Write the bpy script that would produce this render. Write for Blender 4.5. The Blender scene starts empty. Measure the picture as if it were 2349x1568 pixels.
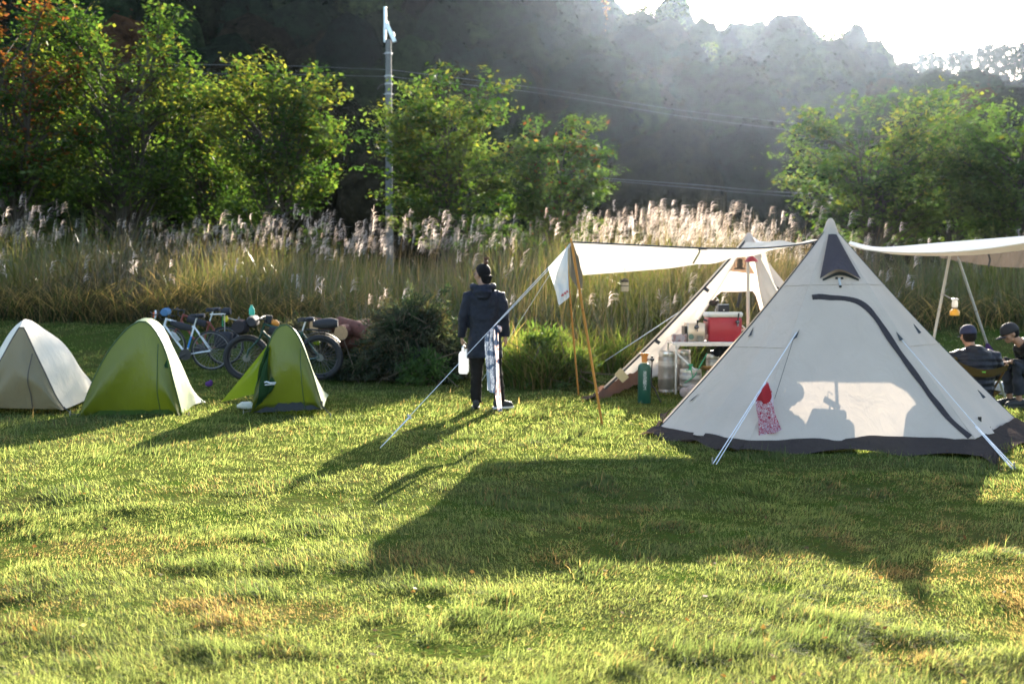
import bpy, math, random
import numpy as np
from mathutils import Vector, Matrix
from mathutils.bvhtree import BVHTree

random.seed(7)
RNG = np.random.default_rng(11)
sc = bpy.context.scene
COL = sc.collection
PI = math.pi

# ------------------------------------------------------------------ camera numbers
PW, PH, FPX = 2349.0, 1568.0, 2284.0          # a 35 mm lens over a 36 mm wide frame
CAMH = 1.367
PITCH = math.atan((784 - 689) / FPX)
SUN_EL, SUN_AZ = math.radians(19.2), math.radians(13.9)     # azimuth: from +Y towards +X
SUND = Vector((math.sin(SUN_AZ) * math.cos(SUN_EL), math.cos(SUN_AZ) * math.cos(SUN_EL), math.sin(SUN_EL)))

def ray(px, py):
    u, v = (px - PW / 2) / FPX, (784 - py) / FPX
    y = math.cos(PITCH) + math.sin(PITCH) * v
    z = -math.sin(PITCH) + math.cos(PITCH) * v
    return Vector((u / y, 1.0, z / y))

def at(px, py, D):
    r = ray(px, py)
    return Vector((r.x * D, D, CAMH + r.z * D))

def atz(px, py, z):
    r = ray(px, py)
    return at(px, py, (z - CAMH) / r.z)

# ------------------------------------------------------------------ terrain
def sstep(a, b, x):
    t = np.clip((np.asarray(x, float) - a) / (b - a), 0, 1)
    return t * t * (3 - 2 * t)

_perm = np.random.default_rng(5).random((64, 64))
def vnoise(x, y, f=1.0, o=0.0):
    x = np.asarray(x, float) * f + 17.3 + o; y = np.asarray(y, float) * f + 9.1 + o * 1.7
    xi, yi = np.floor(x).astype(int), np.floor(y).astype(int)
    fx, fy = x - xi, y - yi
    fx = fx * fx * (3 - 2 * fx); fy = fy * fy * (3 - 2 * fy)
    p = lambda i, j: _perm[i % 64, j % 64]
    return (p(xi, yi) * (1 - fx) + p(xi + 1, yi) * fx) * (1 - fy) + (p(xi, yi + 1) * (1 - fx) + p(xi + 1, yi + 1) * fx) * fy

def crest(u):                                  # crest height of the near wooded hill by bearing
    return np.interp(u, [-1.2, -0.5, -0.1, 0.04, 0.094, 0.17, 0.23, 0.318, 0.361, 0.427, 0.471, 0.515, 0.7, 1.2],
                     [64, 62, 60, 50, 40, 37.5, 35.4, 35, 31.7, 28, 26, 24.4, 15, 11])

def ground_z(x, y):
    x = np.asarray(x, float); y = np.asarray(y, float)
    z = 1.3 * sstep(15, 24, y)
    z = z + 0.05 * (vnoise(x, y, 0.9) - .5) * sstep(1.5, 4, y) + (0.045 * (vnoise(x, y, 2.6, 3) - .5) + 0.022 * (vnoise(x, y, 6.1, 13) - .5)) * (1 - sstep(20, 30, y))
    yy = np.maximum(y, 1.0)
    u = x / yy
    z = z + (crest(u) - 1.3) * np.clip((y - 64) / 104, 0, 1) ** 1.05
    far = np.interp(u, [-1.2, 0.2, 0.36, 0.40, 0.44, 0.52, 0.7, 1.2], [0, 0, 0, 7, 18, 22, 28, 34])
    z = z + far * np.clip((y - 178) / 72, 0, 1)
    return z

def gz(x, y):
    return float(ground_z(x, y))

def on_ground(px, py):
    r = ray(px, py)
    D = 2.0
    while D < 80:
        if CAMH + r.z * D <= gz(r.x * D, D):
            break
        D += 0.02
    return Vector((r.x * D, D, gz(r.x * D, D)))

# ------------------------------------------------------------------ object helpers
def tag(o, label=None, cat=None, group=None, kind=None):
    if label: o['label'] = label
    if cat: o['category'] = cat
    if group: o['group'] = group
    if kind: o['kind'] = kind
    return o

def thing(name, label, cat, loc=(0, 0, 0), group=None):
    o = bpy.data.objects.new(name, None)
    o.empty_display_size = 0.1
    COL.objects.link(o)
    o.location = loc
    return tag(o, label, cat, group)

def root_of(o):
    while o.parent: o = o.parent
    return o

class MB:
    """collects vertices and faces of one mesh"""
    def __init__(s):
        s.v, s.f, s.c = [], [], []
    def add(s, vs, fs, col=None):
        b = len(s.v)
        s.v += [tuple(p) for p in vs]
        s.f += [tuple(i + b for i in f) for f in fs]
        if col is not None: s.c += [col] * len(vs)
        return s
    def box(s, c, size, rot=None, taper=1.0, bev=0.0):
        hx, hy, hz = size[0] / 2, size[1] / 2, size[2] / 2
        if bev > 0:                         # chamfered box from stacked rounded rectangles
            def rr(kx, ky, z):
                q = []
                for (sx, sy, a0) in ((1, 1, 0), (-1, 1, 90), (-1, -1, 180), (1, -1, 270)):
                    for k in range(4):
                        a = math.radians(a0 + 30 * k)
                        q.append((sx * (kx - bev) + bev * math.cos(a), sy * (ky - bev) + bev * math.sin(a), z))
                return q
            rings = [rr(hx - bev * .7, hy - bev * .7, -hz), rr(hx, hy, -hz + bev), rr(hx * taper, hy * taper, hz - bev),
                     rr((hx - bev * .7) * taper, (hy - bev * .7) * taper, hz)]
            vs = [p for r in rings for p in r]; n = 16
            fs = [(i * n + j, i * n + (j + 1) % n, (i + 1) * n + (j + 1) % n, (i + 1) * n + j) for i in range(3) for j in range(n)]
            fs += [tuple(reversed(range(n))), tuple(range(3 * n, 4 * n))]
        else:
            vs = [(x * hx * (taper if z > 0 else 1), y * hy * (taper if z > 0 else 1), z * hz) for z in (-1, 1) for (x, y) in ((-1, -1), (1, -1), (1, 1), (-1, 1))]
            fs = [(3, 2, 1, 0), (4, 5, 6, 7), (0, 1, 5, 4), (1, 2, 6, 5), (2, 3, 7, 6), (3, 0, 4, 7)]
        M = rot if rot is not None else Matrix.Identity(3)
        return s.add([Vector(c) + M @ Vector(p) for p in vs], fs)
    def tube(s, pts, rad, n=8, ell=None, ref=None, cap=True, closed=False):
        pts = [Vector(p) for p in pts]
        m = len(pts)
        if not hasattr(rad, '__len__'): rad = [rad] * m
        vs = []
        N = None
        for i in range(m):
            if closed: t = pts[(i + 1) % m] - pts[i - 1]
            else: t = pts[min(i + 1, m - 1)] - pts[max(i - 1, 0)]
            if t.length < 1e-9: t = Vector((0, 0, 1))
            t.normalize()
            if ref is not None: N = Vector(ref)
            elif N is None: N = Vector((0, 0, 1)) if abs(t.z) < .9 else Vector((1, 0, 0))
            N = N - t * N.dot(t)
            if N.length < 1e-6: N = t.orthogonal()
            N.normalize(); B = t.cross(N)
            r = rad[i]
            ra, rb = (r, r) if not hasattr(r, '__len__') else r
            for k in range(n):
                a = 2 * PI * k / n
                vs.append(pts[i] + N * (ra * math.cos(a)) + B * (rb * math.sin(a)))
        L = m if closed else m - 1
        fs = [(i * n + j, i * n + (j + 1) % n, ((i + 1) % m) * n + (j + 1) % n, ((i + 1) % m) * n + j) for i in range(L) for j in range(n)]
        if cap and not closed:
            fs += [tuple(reversed(range(n))), tuple(range((m - 1) * n, m * n))]
        return s.add(vs, fs)
    def lathe(s, prof, c=(0, 0, 0), n=20, axis=None):
        """prof: (radius, height) pairs"""
        c = Vector(c)
        M = Matrix.Identity(3)
        if axis is not None:
            M = Vector((0, 0, 1)).rotation_difference(Vector(axis).normalized()).to_matrix()
        vs = []
        for r, z in prof:
            for k in range(n):
                a = 2 * PI * k / n
                vs.append(c + M @ Vector((r * math.cos(a), r * math.sin(a), z)))
        m = len(prof)
        fs = [(i * n + j, i * n + (j + 1) % n, (i + 1) * n + (j + 1) % n, (i + 1) * n + j) for i in range(m - 1) for j in range(n)]
        fs += [tuple(reversed(range(n))), tuple(range((m - 1) * n, m * n))]
        return s.add(vs, fs)
    def ball(s, c, r, n=12, m=8):
        if not hasattr(r, '__len__'): r = (r, r, r)
        prof = []
        vs = []
        for i in range(m + 1):
            th = PI * (i + .02) / (m + .04)
            for k in range(n):
                a = 2 * PI * k / n
                vs.append((c[0] + r[0] * math.sin(th) * math.cos(a), c[1] + r[1] * math.sin(th) * math.sin(a), c[2] - r[2] * math.cos(th)))
        fs = [(i * n + j, i * n + (j + 1) % n, (i + 1) * n + (j + 1) % n, (i + 1) * n + j) for i in range(m) for j in range(n)]
        fs += [tuple(reversed(range(n))), tuple(range(m * n, (m + 1) * n))]
        return s.add(vs, fs)
    def grid(s, rows):
        """rows: list of equal-length point lists"""
        m, n = len(rows), len(rows[0])
        vs = [p for r in rows for p in r]
        fs = [(i * n + j, i * n + j + 1, (i + 1) * n + j + 1, (i + 1) * n + j) for i in range(m - 1) for j in range(n - 1)]
        return s.add(vs, fs)
    def fan(s, pts):
        return s.add(pts, [tuple(range(len(pts)))])
    def build(s, name, mat, parent=None, smooth=True, loc=None, solid=0.0):
        off = Vector((0, 0, 0))
        if parent is not None: off = Vector(root_of(parent).location)
        elif loc is not None: off = Vector(loc)
        me = bpy.data.meshes.new(name)
        me.from_pydata([tuple(Vector(p) - off) for p in s.v], [], s.f)
        if s.c and len(s.c) == len(s.v):
            ca = me.color_attributes.new('Col', 'FLOAT_COLOR', 'POINT')
            ca.data.foreach_set('color', np.array([(*c, 1) for c in s.c], np.float32).ravel())
        me.materials.append(mat)
        if smooth: me.polygons.foreach_set('use_smooth', [True] * len(me.polygons))
        o = bpy.data.objects.new(name, me)
        COL.objects.link(o)
        if parent is not None: o.parent = parent
        elif loc is not None: o.location = loc
        if smooth:
            md = o.modifiers.new('edges', 'EDGE_SPLIT'); md.split_angle = math.radians(42)
        if solid:
            md = o.modifiers.new('thick', 'SOLIDIFY'); md.thickness = solid
        return o

def np_mesh(name, V, faces_list, mat, cols=None, parent=None, loc=(0, 0, 0), smooth=True):
    """V (n,3); faces_list: arrays (m,k) of vertex indices"""
    V = np.asarray(V, np.float32) - np.array(tuple(root_of(parent).location) if parent else tuple(loc), np.float32)
    me = bpy.data.meshes.new(name)
    me.vertices.add(len(V)); me.vertices.foreach_set('co', V.ravel())
    nl = sum(f.size for f in faces_list); npoly = sum(len(f) for f in faces_list)
    me.loops.add(nl); me.polygons.add(npoly)
    me.loops.foreach_set('vertex_index', np.concatenate([f.ravel() for f in faces_list]).astype(np.int32))
    tot = np.concatenate([np.full(len(f), f.shape[1]) for f in faces_list]).astype(np.int32)
    st = np.concatenate([[0], np.cumsum(tot)[:-1]]).astype(np.int32)
    me.polygons.foreach_set('loop_start', st)
    try: me.polygons.foreach_set('loop_total', tot)
    except Exception: pass
    if smooth: me.polygons.foreach_set('use_smooth', np.ones(npoly, bool))
    if cols is not None:
        ca = me.color_attributes.new('Col', 'FLOAT_COLOR', 'POINT')
        c4 = np.ones((len(V), 4), np.float32); c4[:, :3] = cols
        ca.data.foreach_set('color', c4.ravel())
    me.update(calc_edges=True)
    me.materials.append(mat)
    o = bpy.data.objects.new(name, me); COL.objects.link(o)
    if parent is not None: o.parent = parent
    else: o.location = loc
    return o

def copy_tree(o, parent=None):
    c = o.copy(); COL.objects.link(c)
    if parent is not None: c.parent = parent
    for ch in list(o.children): copy_tree(ch, c)
    return c

# ------------------------------------------------------------------ materials
MATS = {}
def new_mat(name):
    m = bpy.data.materials.new(name); m.use_nodes = True
    nt = m.node_tree; nt.nodes.clear()
    out = nt.nodes.new('ShaderNodeOutputMaterial')
    return m, nt, out

def N(nt, t, **kw):
    n = nt.nodes.new(t)
    for k, v in kw.items():
        if k in n.inputs: n.inputs[k].default_value = v
        else: setattr(n, k, v)
    return n

def mat(name, col, rough=.6, metal=0, var=.18, scale=14, bump=.0, trans=0.0, spec=.4):
    """painted / metal / plastic surface with some procedural unevenness"""
    if name in MATS: return MATS[name]
    m, nt, out = new_mat(name)
    tc = N(nt, 'ShaderNodeTexCoord')
    nz = N(nt, 'ShaderNodeTexNoise', Scale=scale, Detail=4.0)
    nt.links.new(tc.outputs['Object'], nz.inputs['Vector'])
    mr = N(nt, 'ShaderNodeMapRange'); mr.inputs['To Min'].default_value = 1 - var; mr.inputs['To Max'].default_value = 1 + var
    nt.links.new(nz.outputs['Fac'], mr.inputs['Value'])
    mx = N(nt, 'ShaderNodeMix'); mx.data_type = 'RGBA'; mx.blend_type = 'MULTIPLY'; mx.inputs[0].default_value = 1
    mx.inputs[6].default_value = (*col, 1)
    nt.links.new(mr.outputs['Result'], mx.inputs[7])
    p = N(nt, 'ShaderNodeBsdfPrincipled', Roughness=rough, Metallic=metal)
    p.inputs['Specular IOR Level'].default_value = spec
    nt.links.new(mx.outputs[2], p.inputs['Base Color'])
    if bump:
        b = N(nt, 'ShaderNodeBump', Strength=bump, Distance=.02)
        nt.links.new(nz.outputs['Fac'], b.inputs['Height']); nt.links.new(b.outputs['Normal'], p.inputs['Normal'])
    sh = p.outputs[0]
    if trans:
        tr = N(nt, 'ShaderNodeBsdfTranslucent'); nt.links.new(mx.outputs[2], tr.inputs['Color'])
        ms = N(nt, 'ShaderNodeMixShader', Fac=trans); nt.links.new(sh, ms.inputs[1]); nt.links.new(tr.outputs[0], ms.inputs[2]); sh = ms.outputs[0]
    nt.links.new(sh, out.inputs['Surface'])
    MATS[name] = m
    return m

def cloth(name, col, trans=.45, tcol=None, wr=.25, scale=6.0, gloss=0.0):
    """thin fabric that lets light through, with soft creases"""
    if name in MATS: return MATS[name]
    m, nt, out = new_mat(name)
    tc = N(nt, 'ShaderNodeTexCoord')
    mp = N(nt, 'ShaderNodeMapping'); mp.inputs['Scale'].default_value = (1, 1, .35)
    nt.links.new(tc.outputs['Object'], mp.inputs['Vector'])
    nz = N(nt, 'ShaderNodeTexNoise', Scale=scale, Detail=5.0, Roughness=.55, Distortion=.6)
    nt.links.new(mp.outputs[0], nz.inputs['Vector'])
    n2 = N(nt, 'ShaderNodeTexNoise', Scale=2.2, Detail=3.0)
    nt.links.new(tc.outputs['Object'], n2.inputs['Vector'])
    mr = N(nt, 'ShaderNodeMapRange'); mr.inputs['To Min'].default_value = .86; mr.inputs['To Max'].default_value = 1.08
    nt.links.new(n2.outputs['Fac'], mr.inputs['Value'])
    def tinted(c):
        mx = N(nt, 'ShaderNodeMix'); mx.data_type = 'RGBA'; mx.blend_type = 'MULTIPLY'; mx.inputs[0].default_value = 1
        mx.inputs[6].default_value = (*c, 1); nt.links.new(mr.outputs['Result'], mx.inputs[7]); return mx.outputs[2]
    b = N(nt, 'ShaderNodeBump', Strength=wr, Distance=.05); nt.links.new(nz.outputs['Fac'], b.inputs['Height'])
    d = N(nt, 'ShaderNodeBsdfDiffuse', Roughness=.4); nt.links.new(tinted(col), d.inputs['Color']); nt.links.new(b.outputs[0], d.inputs['Normal'])
    t = N(nt, 'ShaderNodeBsdfTranslucent'); nt.links.new(tinted(tcol or col), t.inputs['Color']); nt.links.new(b.outputs[0], t.inputs['Normal'])
    ms = N(nt, 'ShaderNodeMixShader', Fac=trans); nt.links.new(d.outputs[0], ms.inputs[1]); nt.links.new(t.outputs[0], ms.inputs[2])
    sh = ms.outputs[0]
    if gloss:
        g = N(nt, 'ShaderNodeBsdfGlossy', Roughness=.38); nt.links.new(b.outputs[0], g.inputs['Normal'])
        fr = N(nt, 'ShaderNodeFresnel', IOR=1.35)
        mg = N(nt, 'ShaderNodeMixShader', Fac=gloss); nt.links.new(sh, mg.inputs[1]); nt.links.new(g.outputs[0], mg.inputs[2]); sh = mg.outputs[0]
    nt.links.new(sh, out.inputs['Surface'])
    MATS[name] = m
    return m

def foliage(name, trans=.5, gloss=.05, rough=.35, tmul=(1.35, 1.25, .7)):
    """leaves and blades coloured by the Col attribute, light passing through"""
    if name in MATS: return MATS[name]
    m, nt, out = new_mat(name)
    a = N(nt, 'ShaderNodeAttribute'); a.attribute_name = 'Col'
    d = N(nt, 'ShaderNodeBsdfDiffuse'); nt.links.new(a.outputs['Color'], d.inputs['Color'])
    mx = N(nt, 'ShaderNodeMix'); mx.data_type = 'RGBA'; mx.blend_type = 'MULTIPLY'; mx.inputs[0].default_value = 1
    mx.inputs[7].default_value = (*tmul, 1); mx.clamp_result = False
    nt.links.new(a.outputs['Color'], mx.inputs[6])
    t = N(nt, 'ShaderNodeBsdfTranslucent'); nt.links.new(mx.outputs[2], t.inputs['Color'])
    ms = N(nt, 'ShaderNodeMixShader', Fac=trans); nt.links.new(d.outputs[0], ms.inputs[1]); nt.links.new(t.outputs[0], ms.inputs[2])
    sh = ms.outputs[0]
    if gloss:
        g = N(nt, 'ShaderNodeBsdfGlossy', Roughness=rough); g.inputs['Color'].default_value = (1, 1, 1, 1)
        mg = N(nt, 'ShaderNodeMixShader', Fac=gloss); nt.links.new(sh, mg.inputs[1]); nt.links.new(g.outputs[0], mg.inputs[2]); sh = mg.outputs[0]
    nt.links.new(sh, out.inputs['Surface'])
    MATS[name] = m
    return m

CANVAS = cloth('canvas', (.66, .555, .47), .19, (.62, .53, .45), .5, 5)
TARP = cloth('tarp_cloth', (.70, .67, .62), .44, (.72, .65, .56), .6, 5)
SKIRT = cloth('mud_skirt_cloth', (.075, .06, .055), .2, (.15, .105, .085), .8, 9)
DARKCLOTH = cloth('dark_cloth', (.07, .075, .07), .15, (.1, .1, .08), .5)
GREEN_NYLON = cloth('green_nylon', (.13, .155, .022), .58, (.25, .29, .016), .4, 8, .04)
LIME_NYLON = cloth('lime_nylon', (.20, .28, .035), .5, (.28, .38, .02), .2, 8, .04)
DKGREEN_NYLON = cloth('dark_green_nylon', (.03, .07, .03), .25, (.04, .09, .03), .5, 10)
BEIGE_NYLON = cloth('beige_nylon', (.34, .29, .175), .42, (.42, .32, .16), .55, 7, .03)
WHITE_CLOTH = cloth('white_cotton', (.75, .75, .76), .4, (.8, .78, .74), .3)
PIPING = mat('dark_piping', (.05, .055, .06), .7)
CORD = mat('white_cord', (.75, .76, .8), .6)
BLACK = mat('black_plastic', (.02, .02, .022), .45)
RUBBER = mat('rubber', (.018, .018, .02), .7)
STEEL = mat('steel', (.30, .285, .27), .42, .7, .2)
ALU = mat('bare_aluminium', (.62, .62, .62), .4, .8)
BARK = mat('bark', (.055, .045, .035), .9, 0, .4, 9, .5)
WOODPOLE = mat('orange_wood', (.50, .22, .05), .5, 0, .2, 20)
LEAF = foliage('leaf', .48, .014, .45, (1.38, 1.5, .8))
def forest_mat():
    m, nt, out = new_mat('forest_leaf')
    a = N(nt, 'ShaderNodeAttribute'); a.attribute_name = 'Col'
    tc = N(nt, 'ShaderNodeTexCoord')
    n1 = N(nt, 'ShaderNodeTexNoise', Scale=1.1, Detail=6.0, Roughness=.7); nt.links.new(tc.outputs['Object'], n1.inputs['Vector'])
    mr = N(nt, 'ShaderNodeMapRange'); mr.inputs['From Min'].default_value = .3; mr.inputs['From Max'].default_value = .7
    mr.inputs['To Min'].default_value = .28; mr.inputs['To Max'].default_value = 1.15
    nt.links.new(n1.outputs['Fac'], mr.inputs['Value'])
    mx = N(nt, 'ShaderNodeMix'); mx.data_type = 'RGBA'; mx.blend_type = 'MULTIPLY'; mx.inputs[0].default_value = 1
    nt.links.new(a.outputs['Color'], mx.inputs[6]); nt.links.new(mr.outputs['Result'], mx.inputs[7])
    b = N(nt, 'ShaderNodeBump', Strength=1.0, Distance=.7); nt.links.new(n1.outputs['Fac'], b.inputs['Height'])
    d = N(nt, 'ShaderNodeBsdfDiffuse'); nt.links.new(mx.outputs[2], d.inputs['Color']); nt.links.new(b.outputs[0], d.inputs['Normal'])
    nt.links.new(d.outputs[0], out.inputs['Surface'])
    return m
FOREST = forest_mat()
FARLEAF = foliage('far_leaf', .06, .0, .5, (1.3, 1.2, .7))
BLADE = foliage('blade', .58, .006, .42, (2.55, 2.4, 1.45))
REED = foliage('reed', .42, .045, .25, (1.9, 1.7, 1.0))
PLUME = foliage('plume', .6, .02, .5, (1.15, 1.05, 1.0))
# ------------------------------------------------------------------ ground sheet
def ground_material():
    m, nt, out = new_mat('turf_soil')
    tc = N(nt, 'ShaderNodeTexCoord')
    n1 = N(nt, 'ShaderNodeTexNoise', Scale=1.3, Detail=6.0, Roughness=.6); nt.links.new(tc.outputs['Object'], n1.inputs['Vector'])
    n2 = N(nt, 'ShaderNodeTexNoise', Scale=40.0, Detail=4.0); nt.links.new(tc.outputs['Object'], n2.inputs['Vector'])
    r1 = N(nt, 'ShaderNodeValToRGB'); e = r1.color_ramp.elements
    e[0].position = .35; e[0].color = (.06, .10, .016, 1); e[1].position = .68; e[1].color = (.09, .095, .03, 1)
    nt.links.new(n1.outputs['Fac'], r1.inputs['Fac'])
    mx = N(nt, 'ShaderNodeMix'); mx.data_type = 'RGBA'; mx.blend_type = 'MULTIPLY'; mx.inputs[0].default_value = .7
    nt.links.new(r1.outputs[0], mx.inputs[6]); nt.links.new(n2.outputs['Color'], mx.inputs[7])
    p = N(nt, 'ShaderNodeBsdfPrincipled', Roughness=.95); p.inputs['Specular IOR Level'].default_value = .0
    nt.links.new(mx.outputs[2], p.inputs['Base Color'])
    b = N(nt, 'ShaderNodeBump', Strength=.8, Distance=.03); nt.links.new(n2.outputs['Fac'], b.inputs['Height']); nt.links.new(b.outputs[0], p.inputs['Normal'])
    nt.links.new(p.outputs[0], out.inputs['Surface'])
    return m
SOIL = ground_material()

def sheet_axis(parts):
    out = []
    for a, b, s in parts: out += list(np.arange(a, b, s))
    return np.array(out + [parts[-1][1]])
gx = sheet_axis([(-240, -60, 12), (-60, -16, 2), (-16, 16, .2), (16, 60, 2), (60, 240, 12)])
gy = sheet_axis([(-60, -6, 6), (-6, 2, .8), (2, 26, .2), (26, 56, 1.5), (56, 180, 4), (180, 296, 8)])
GX, GY = np.meshgrid(gx, gy)
GZ = ground_z(GX, GY)
nx, ny = len(gx), len(gy)
idx = np.arange(nx * ny).reshape(ny, nx)
F = np.stack([idx[:-1, :-1], idx[:-1, 1:], idx[1:, 1:], idx[1:, :-1]], -1).reshape(-1, 4)
o = np_mesh('ground', np.stack([GX, GY, GZ], -1).reshape(-1, 3), [F], SOIL)
tag(o, kind='structure')

# ------------------------------------------------------------------ grass blades
def blades(P, H, Wd, lean_dir, lean, cols, seg=2, tipc=1.0):
    """P (n,3) feet; returns V, faces, colours. seg quads taper to a tip triangle"""
    n = len(P)
    a = RNG.random(n) * 2 * PI
    side = np.stack([np.cos(a), np.sin(a), np.zeros(n)], 1)
    ld = np.stack([np.cos(lean_dir), np.sin(lean_dir), np.zeros(n)], 1)
    k = 2 * seg + 1
    V = np.zeros((n, k, 3), np.float32); C = np.zeros((n, k, 3), np.float32)
    for i in range(seg + 1):
        t = i / seg
        cen = P + ld * (H * lean * t ** 1.7)[:, None]
        cen[:, 2] += H * (t - .42 * np.minimum(lean, 1.9) * t ** 2.2 * .9)
        wd = Wd * (1 - t ** 1.6)
        if i < seg:
            V[:, 2 * i] = cen - side * (wd / 2)[:, None]; V[:, 2 * i + 1] = cen + side * (wd / 2)[:, None]
            C[:, 2 * i] = cols; C[:, 2 * i + 1] = cols
        else:
            V[:, 2 * seg] = cen; C[:, 2 * seg] = cols * tipc
    b = (np.arange(n) * k)[:, None]
    fs = []
    for i in range(seg - 1):
        fs.append(b + np.array([2 * i, 2 * i + 1, 2 * i + 3, 2 * i + 2]))
    fs.append(b + np.array([2 * seg - 2, 2 * seg - 1, 2 * seg]))
    return V.reshape(-1, 3), fs, C.reshape(-1, 3)

def grass_patch(n, pxr, pyr):
    px = RNG.uniform(*pxr, n); py = RNG.uniform(*pyr, n)
    u = (px - PW / 2) / FPX
    s = np.maximum((py - 689) / FPX, 1e-4)
    D = CAMH / s
    # bank behind the camp rises: push rays that pass over it onto its slope
    for _ in range(12):
        D = np.clip((CAMH - ground_z(u * D, D)) / s, 1.5, 26) * .5 + D * .5
        D = np.clip(D, 1.5, 25)
    return u * D, D

def lawn():
    parts = []
    x1, y1 = grass_patch(620000, (-220, 2570), (800, 1660))
    x2, y2 = grass_patch(40000, (-300, 2650), (716, 830))
    ns = 9000
    x3 = RNG.uniform(-16, 16, 40000); y3 = RNG.uniform(9, 23.5, 40000)
    x4 = RNG.uniform(-16, 16, 150000); y4 = 1.5 + 14.5 * RNG.random(150000) ** .8      # beside the picture too
    o4 = np.abs(x4 / y4) > .53
    x = np.concatenate([x1, x2, x3, x4[o4]]); y = np.concatenate([y1, y2, y3, y4[o4]])
    # gather part of the blades into tufts
    n = len(x)
    tn = vnoise(x, y, 3.1, 8) * .6 + vnoise(x, y, 7.5, 2) * .4
    keep = (RNG.random(n) < .38 + 1.15 * tn) & (y > 1.4)
    x, y, tn = x[keep], y[keep], tn[keep]; n = len(x)
    z = ground_z(x, y) - .006
    big = vnoise(x, y, .8, 21)
    dry = np.clip((vnoise(x, y, 1.1, 40) * .55 + vnoise(x, y, 3.7, 44) * .45 - .47) * 4.2, 0, 1) * (1 - .7 * sstep(5, 8.5, y))
    tuft = np.clip((vnoise(x, y, 2.6, 61) * .5 + vnoise(x, y, 6.7, 66) * .5 - .57) * 6, 0, 1)
    H = (.022 + .036 * tn + .018 * big + .06 * tuft) * .8 * RNG.uniform(.5, 1.35, n)
    H *= (1 - .35 * dry) * (.72 + .28 * sstep(7, 11, y))
    H *= 1 + .25 * sstep(3.2, 5.0, 8 - y) 
    spike = RNG.random(n) < .02
    H[spike] *= 1.9
    Wd = np.maximum(.0023, np.where(np.abs(x / y) > .53, .0013, .00058) * y) * RNG.uniform(.6, 1.45, n) * (1 + .4 * tuft)
    flow = vnoise(x, y, .7, 90) * 2 * PI * 1.5
    ld = flow + RNG.normal(0, .9, n)
    lean = np.abs(RNG.normal(1.1, .6, n))
    lean[spike] *= .4
    g1 = np.array([.088, .122, .042]); g2 = np.array([.155, .172, .078]); g3 = np.array([.040, .068, .026]); br = np.array([.10, .066, .032]); st = np.array([.23, .175, .095])
    r = RNG.random((n, 1))
    c = g1 * (1 - r) + g2 * r
    c = c * (1 - tuft[:, None] * .6) + g3 * tuft[:, None] * .6
    isdry = RNG.random(n) < (.05 + .5 * dry * (1 + .7 * (1 - sstep(4, 6.5, y)))) 
    m = RNG.random((n, 1))
    c[isdry] = (br * m + st * (1 - m))[isdry]
    c *= RNG.uniform(.75, 1.25, (n, 1))
    P = np.stack([x, y, z], 1); a = y < 8.5; b = ~a
    V, fs, C = blades(P[a], H[a], Wd[a], ld[a], lean[a], c[a], 2)
    V2, f2, C2 = blades(P[b], H[b], Wd[b] * 1.1, ld[b], lean[b] * .8, c[b], 1)
    fs = fs + [f + len(V) for f in f2]; V = np.concatenate([V, V2]); C = np.concatenate([C, C2])
    o = np_mesh('grass', V, fs, BLADE, C, smooth=False)
    tag(o, 'short green lawn grass with dry brown patches across the campsite', 'grass', kind='stuff')
lawn()

def fallen():
    n = 260
    px = RNG.uniform(-100, 2450, n); py = RNG.uniform(900, 1600, n)
    P = np.array([tuple(atz(a, b, .03)) for a, b in zip(px, py)])
    P[:, 2] = ground_z(P[:, 0], P[:, 1]) + RNG.uniform(.02, .05, n)
    V, F = leaf_quads(P, .030, .7)
    pal = np.array([(.12, .065, .03), (.18, .12, .06), (.10, .045, .02), (.26, .21, .13)])
    o = np_mesh('fallen_leaves', V, [F], LEAF, np.repeat(pal[RNG.integers(0, 4, n)], 4, 0), smooth=False)
    tag(o, 'scattered dry leaves lying in the lawn', 'leaves', kind='stuff')

# tall fresh weeds around the foot of the bank
def weeds(name, label, spots, n, hr, wr, pal, lean=.55, dead=.08):
    xs, ys = [], []
    tot = sum(s[4] for s in spots)
    for (cx, cy, rx, ry, wt) in spots:
        k = int(n * wt / tot)
        a = RNG.random(k) * 2 * PI; r = np.sqrt(RNG.random(k))
        xs.append(cx + rx * r * np.cos(a)); ys.append(cy + ry * r * np.sin(a))
    x = np.concatenate(xs); y = np.concatenate(ys); k = len(x)
    z = ground_z(x, y) - .01
    H = RNG.uniform(*hr, k) * (.55 + .8 * vnoise(x, y, 2.0, 33))
    Wd = RNG.uniform(*wr, k)
    ld = RNG.random(k) * 2 * PI
    ln = np.abs(RNG.normal(lean, .25, k))
    pal = np.array(pal); c = pal[RNG.integers(0, len(pal), k)] * RNG.uniform(.7, 1.3, (k, 1))
    d = RNG.random(k) < dead; c[d] = np.array([.24, .17, .08])
    V, fs, C = blades(np.stack([x, y, z], 1), H, Wd, ld, ln, c, 4)
    o = np_mesh(name, V, fs, BLADE, C, smooth=False)
    return tag(o, label, 'weeds', kind='stuff')
FRESH = [(.07, .105, .022), (.11, .135, .03), (.05, .085, .02), (.13, .11, .05)]
weeds('tall_weeds', 'bright green tall weeds at the foot of the bank beside the tarp poles',
      [(.55, 15.9, .6, .7, 2.6), (.1, 16.4, .45, .6, 1.0), (1.9, 17.2, 1.3, .5, .8)], 6500, (.25, .95), (.012, .028), FRESH)

# ------------------------------------------------------------------ silver-grass reeds on the bank
def reed_front(x):
    return np.interp(x, [-30, -9, -5, -2.6, 0, 3, 5, 7, 12, 30], [21.5, 21.5, 20.5, 17.8, 17.4, 17.6, 19.0, 20.5, 21, 21])

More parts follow.
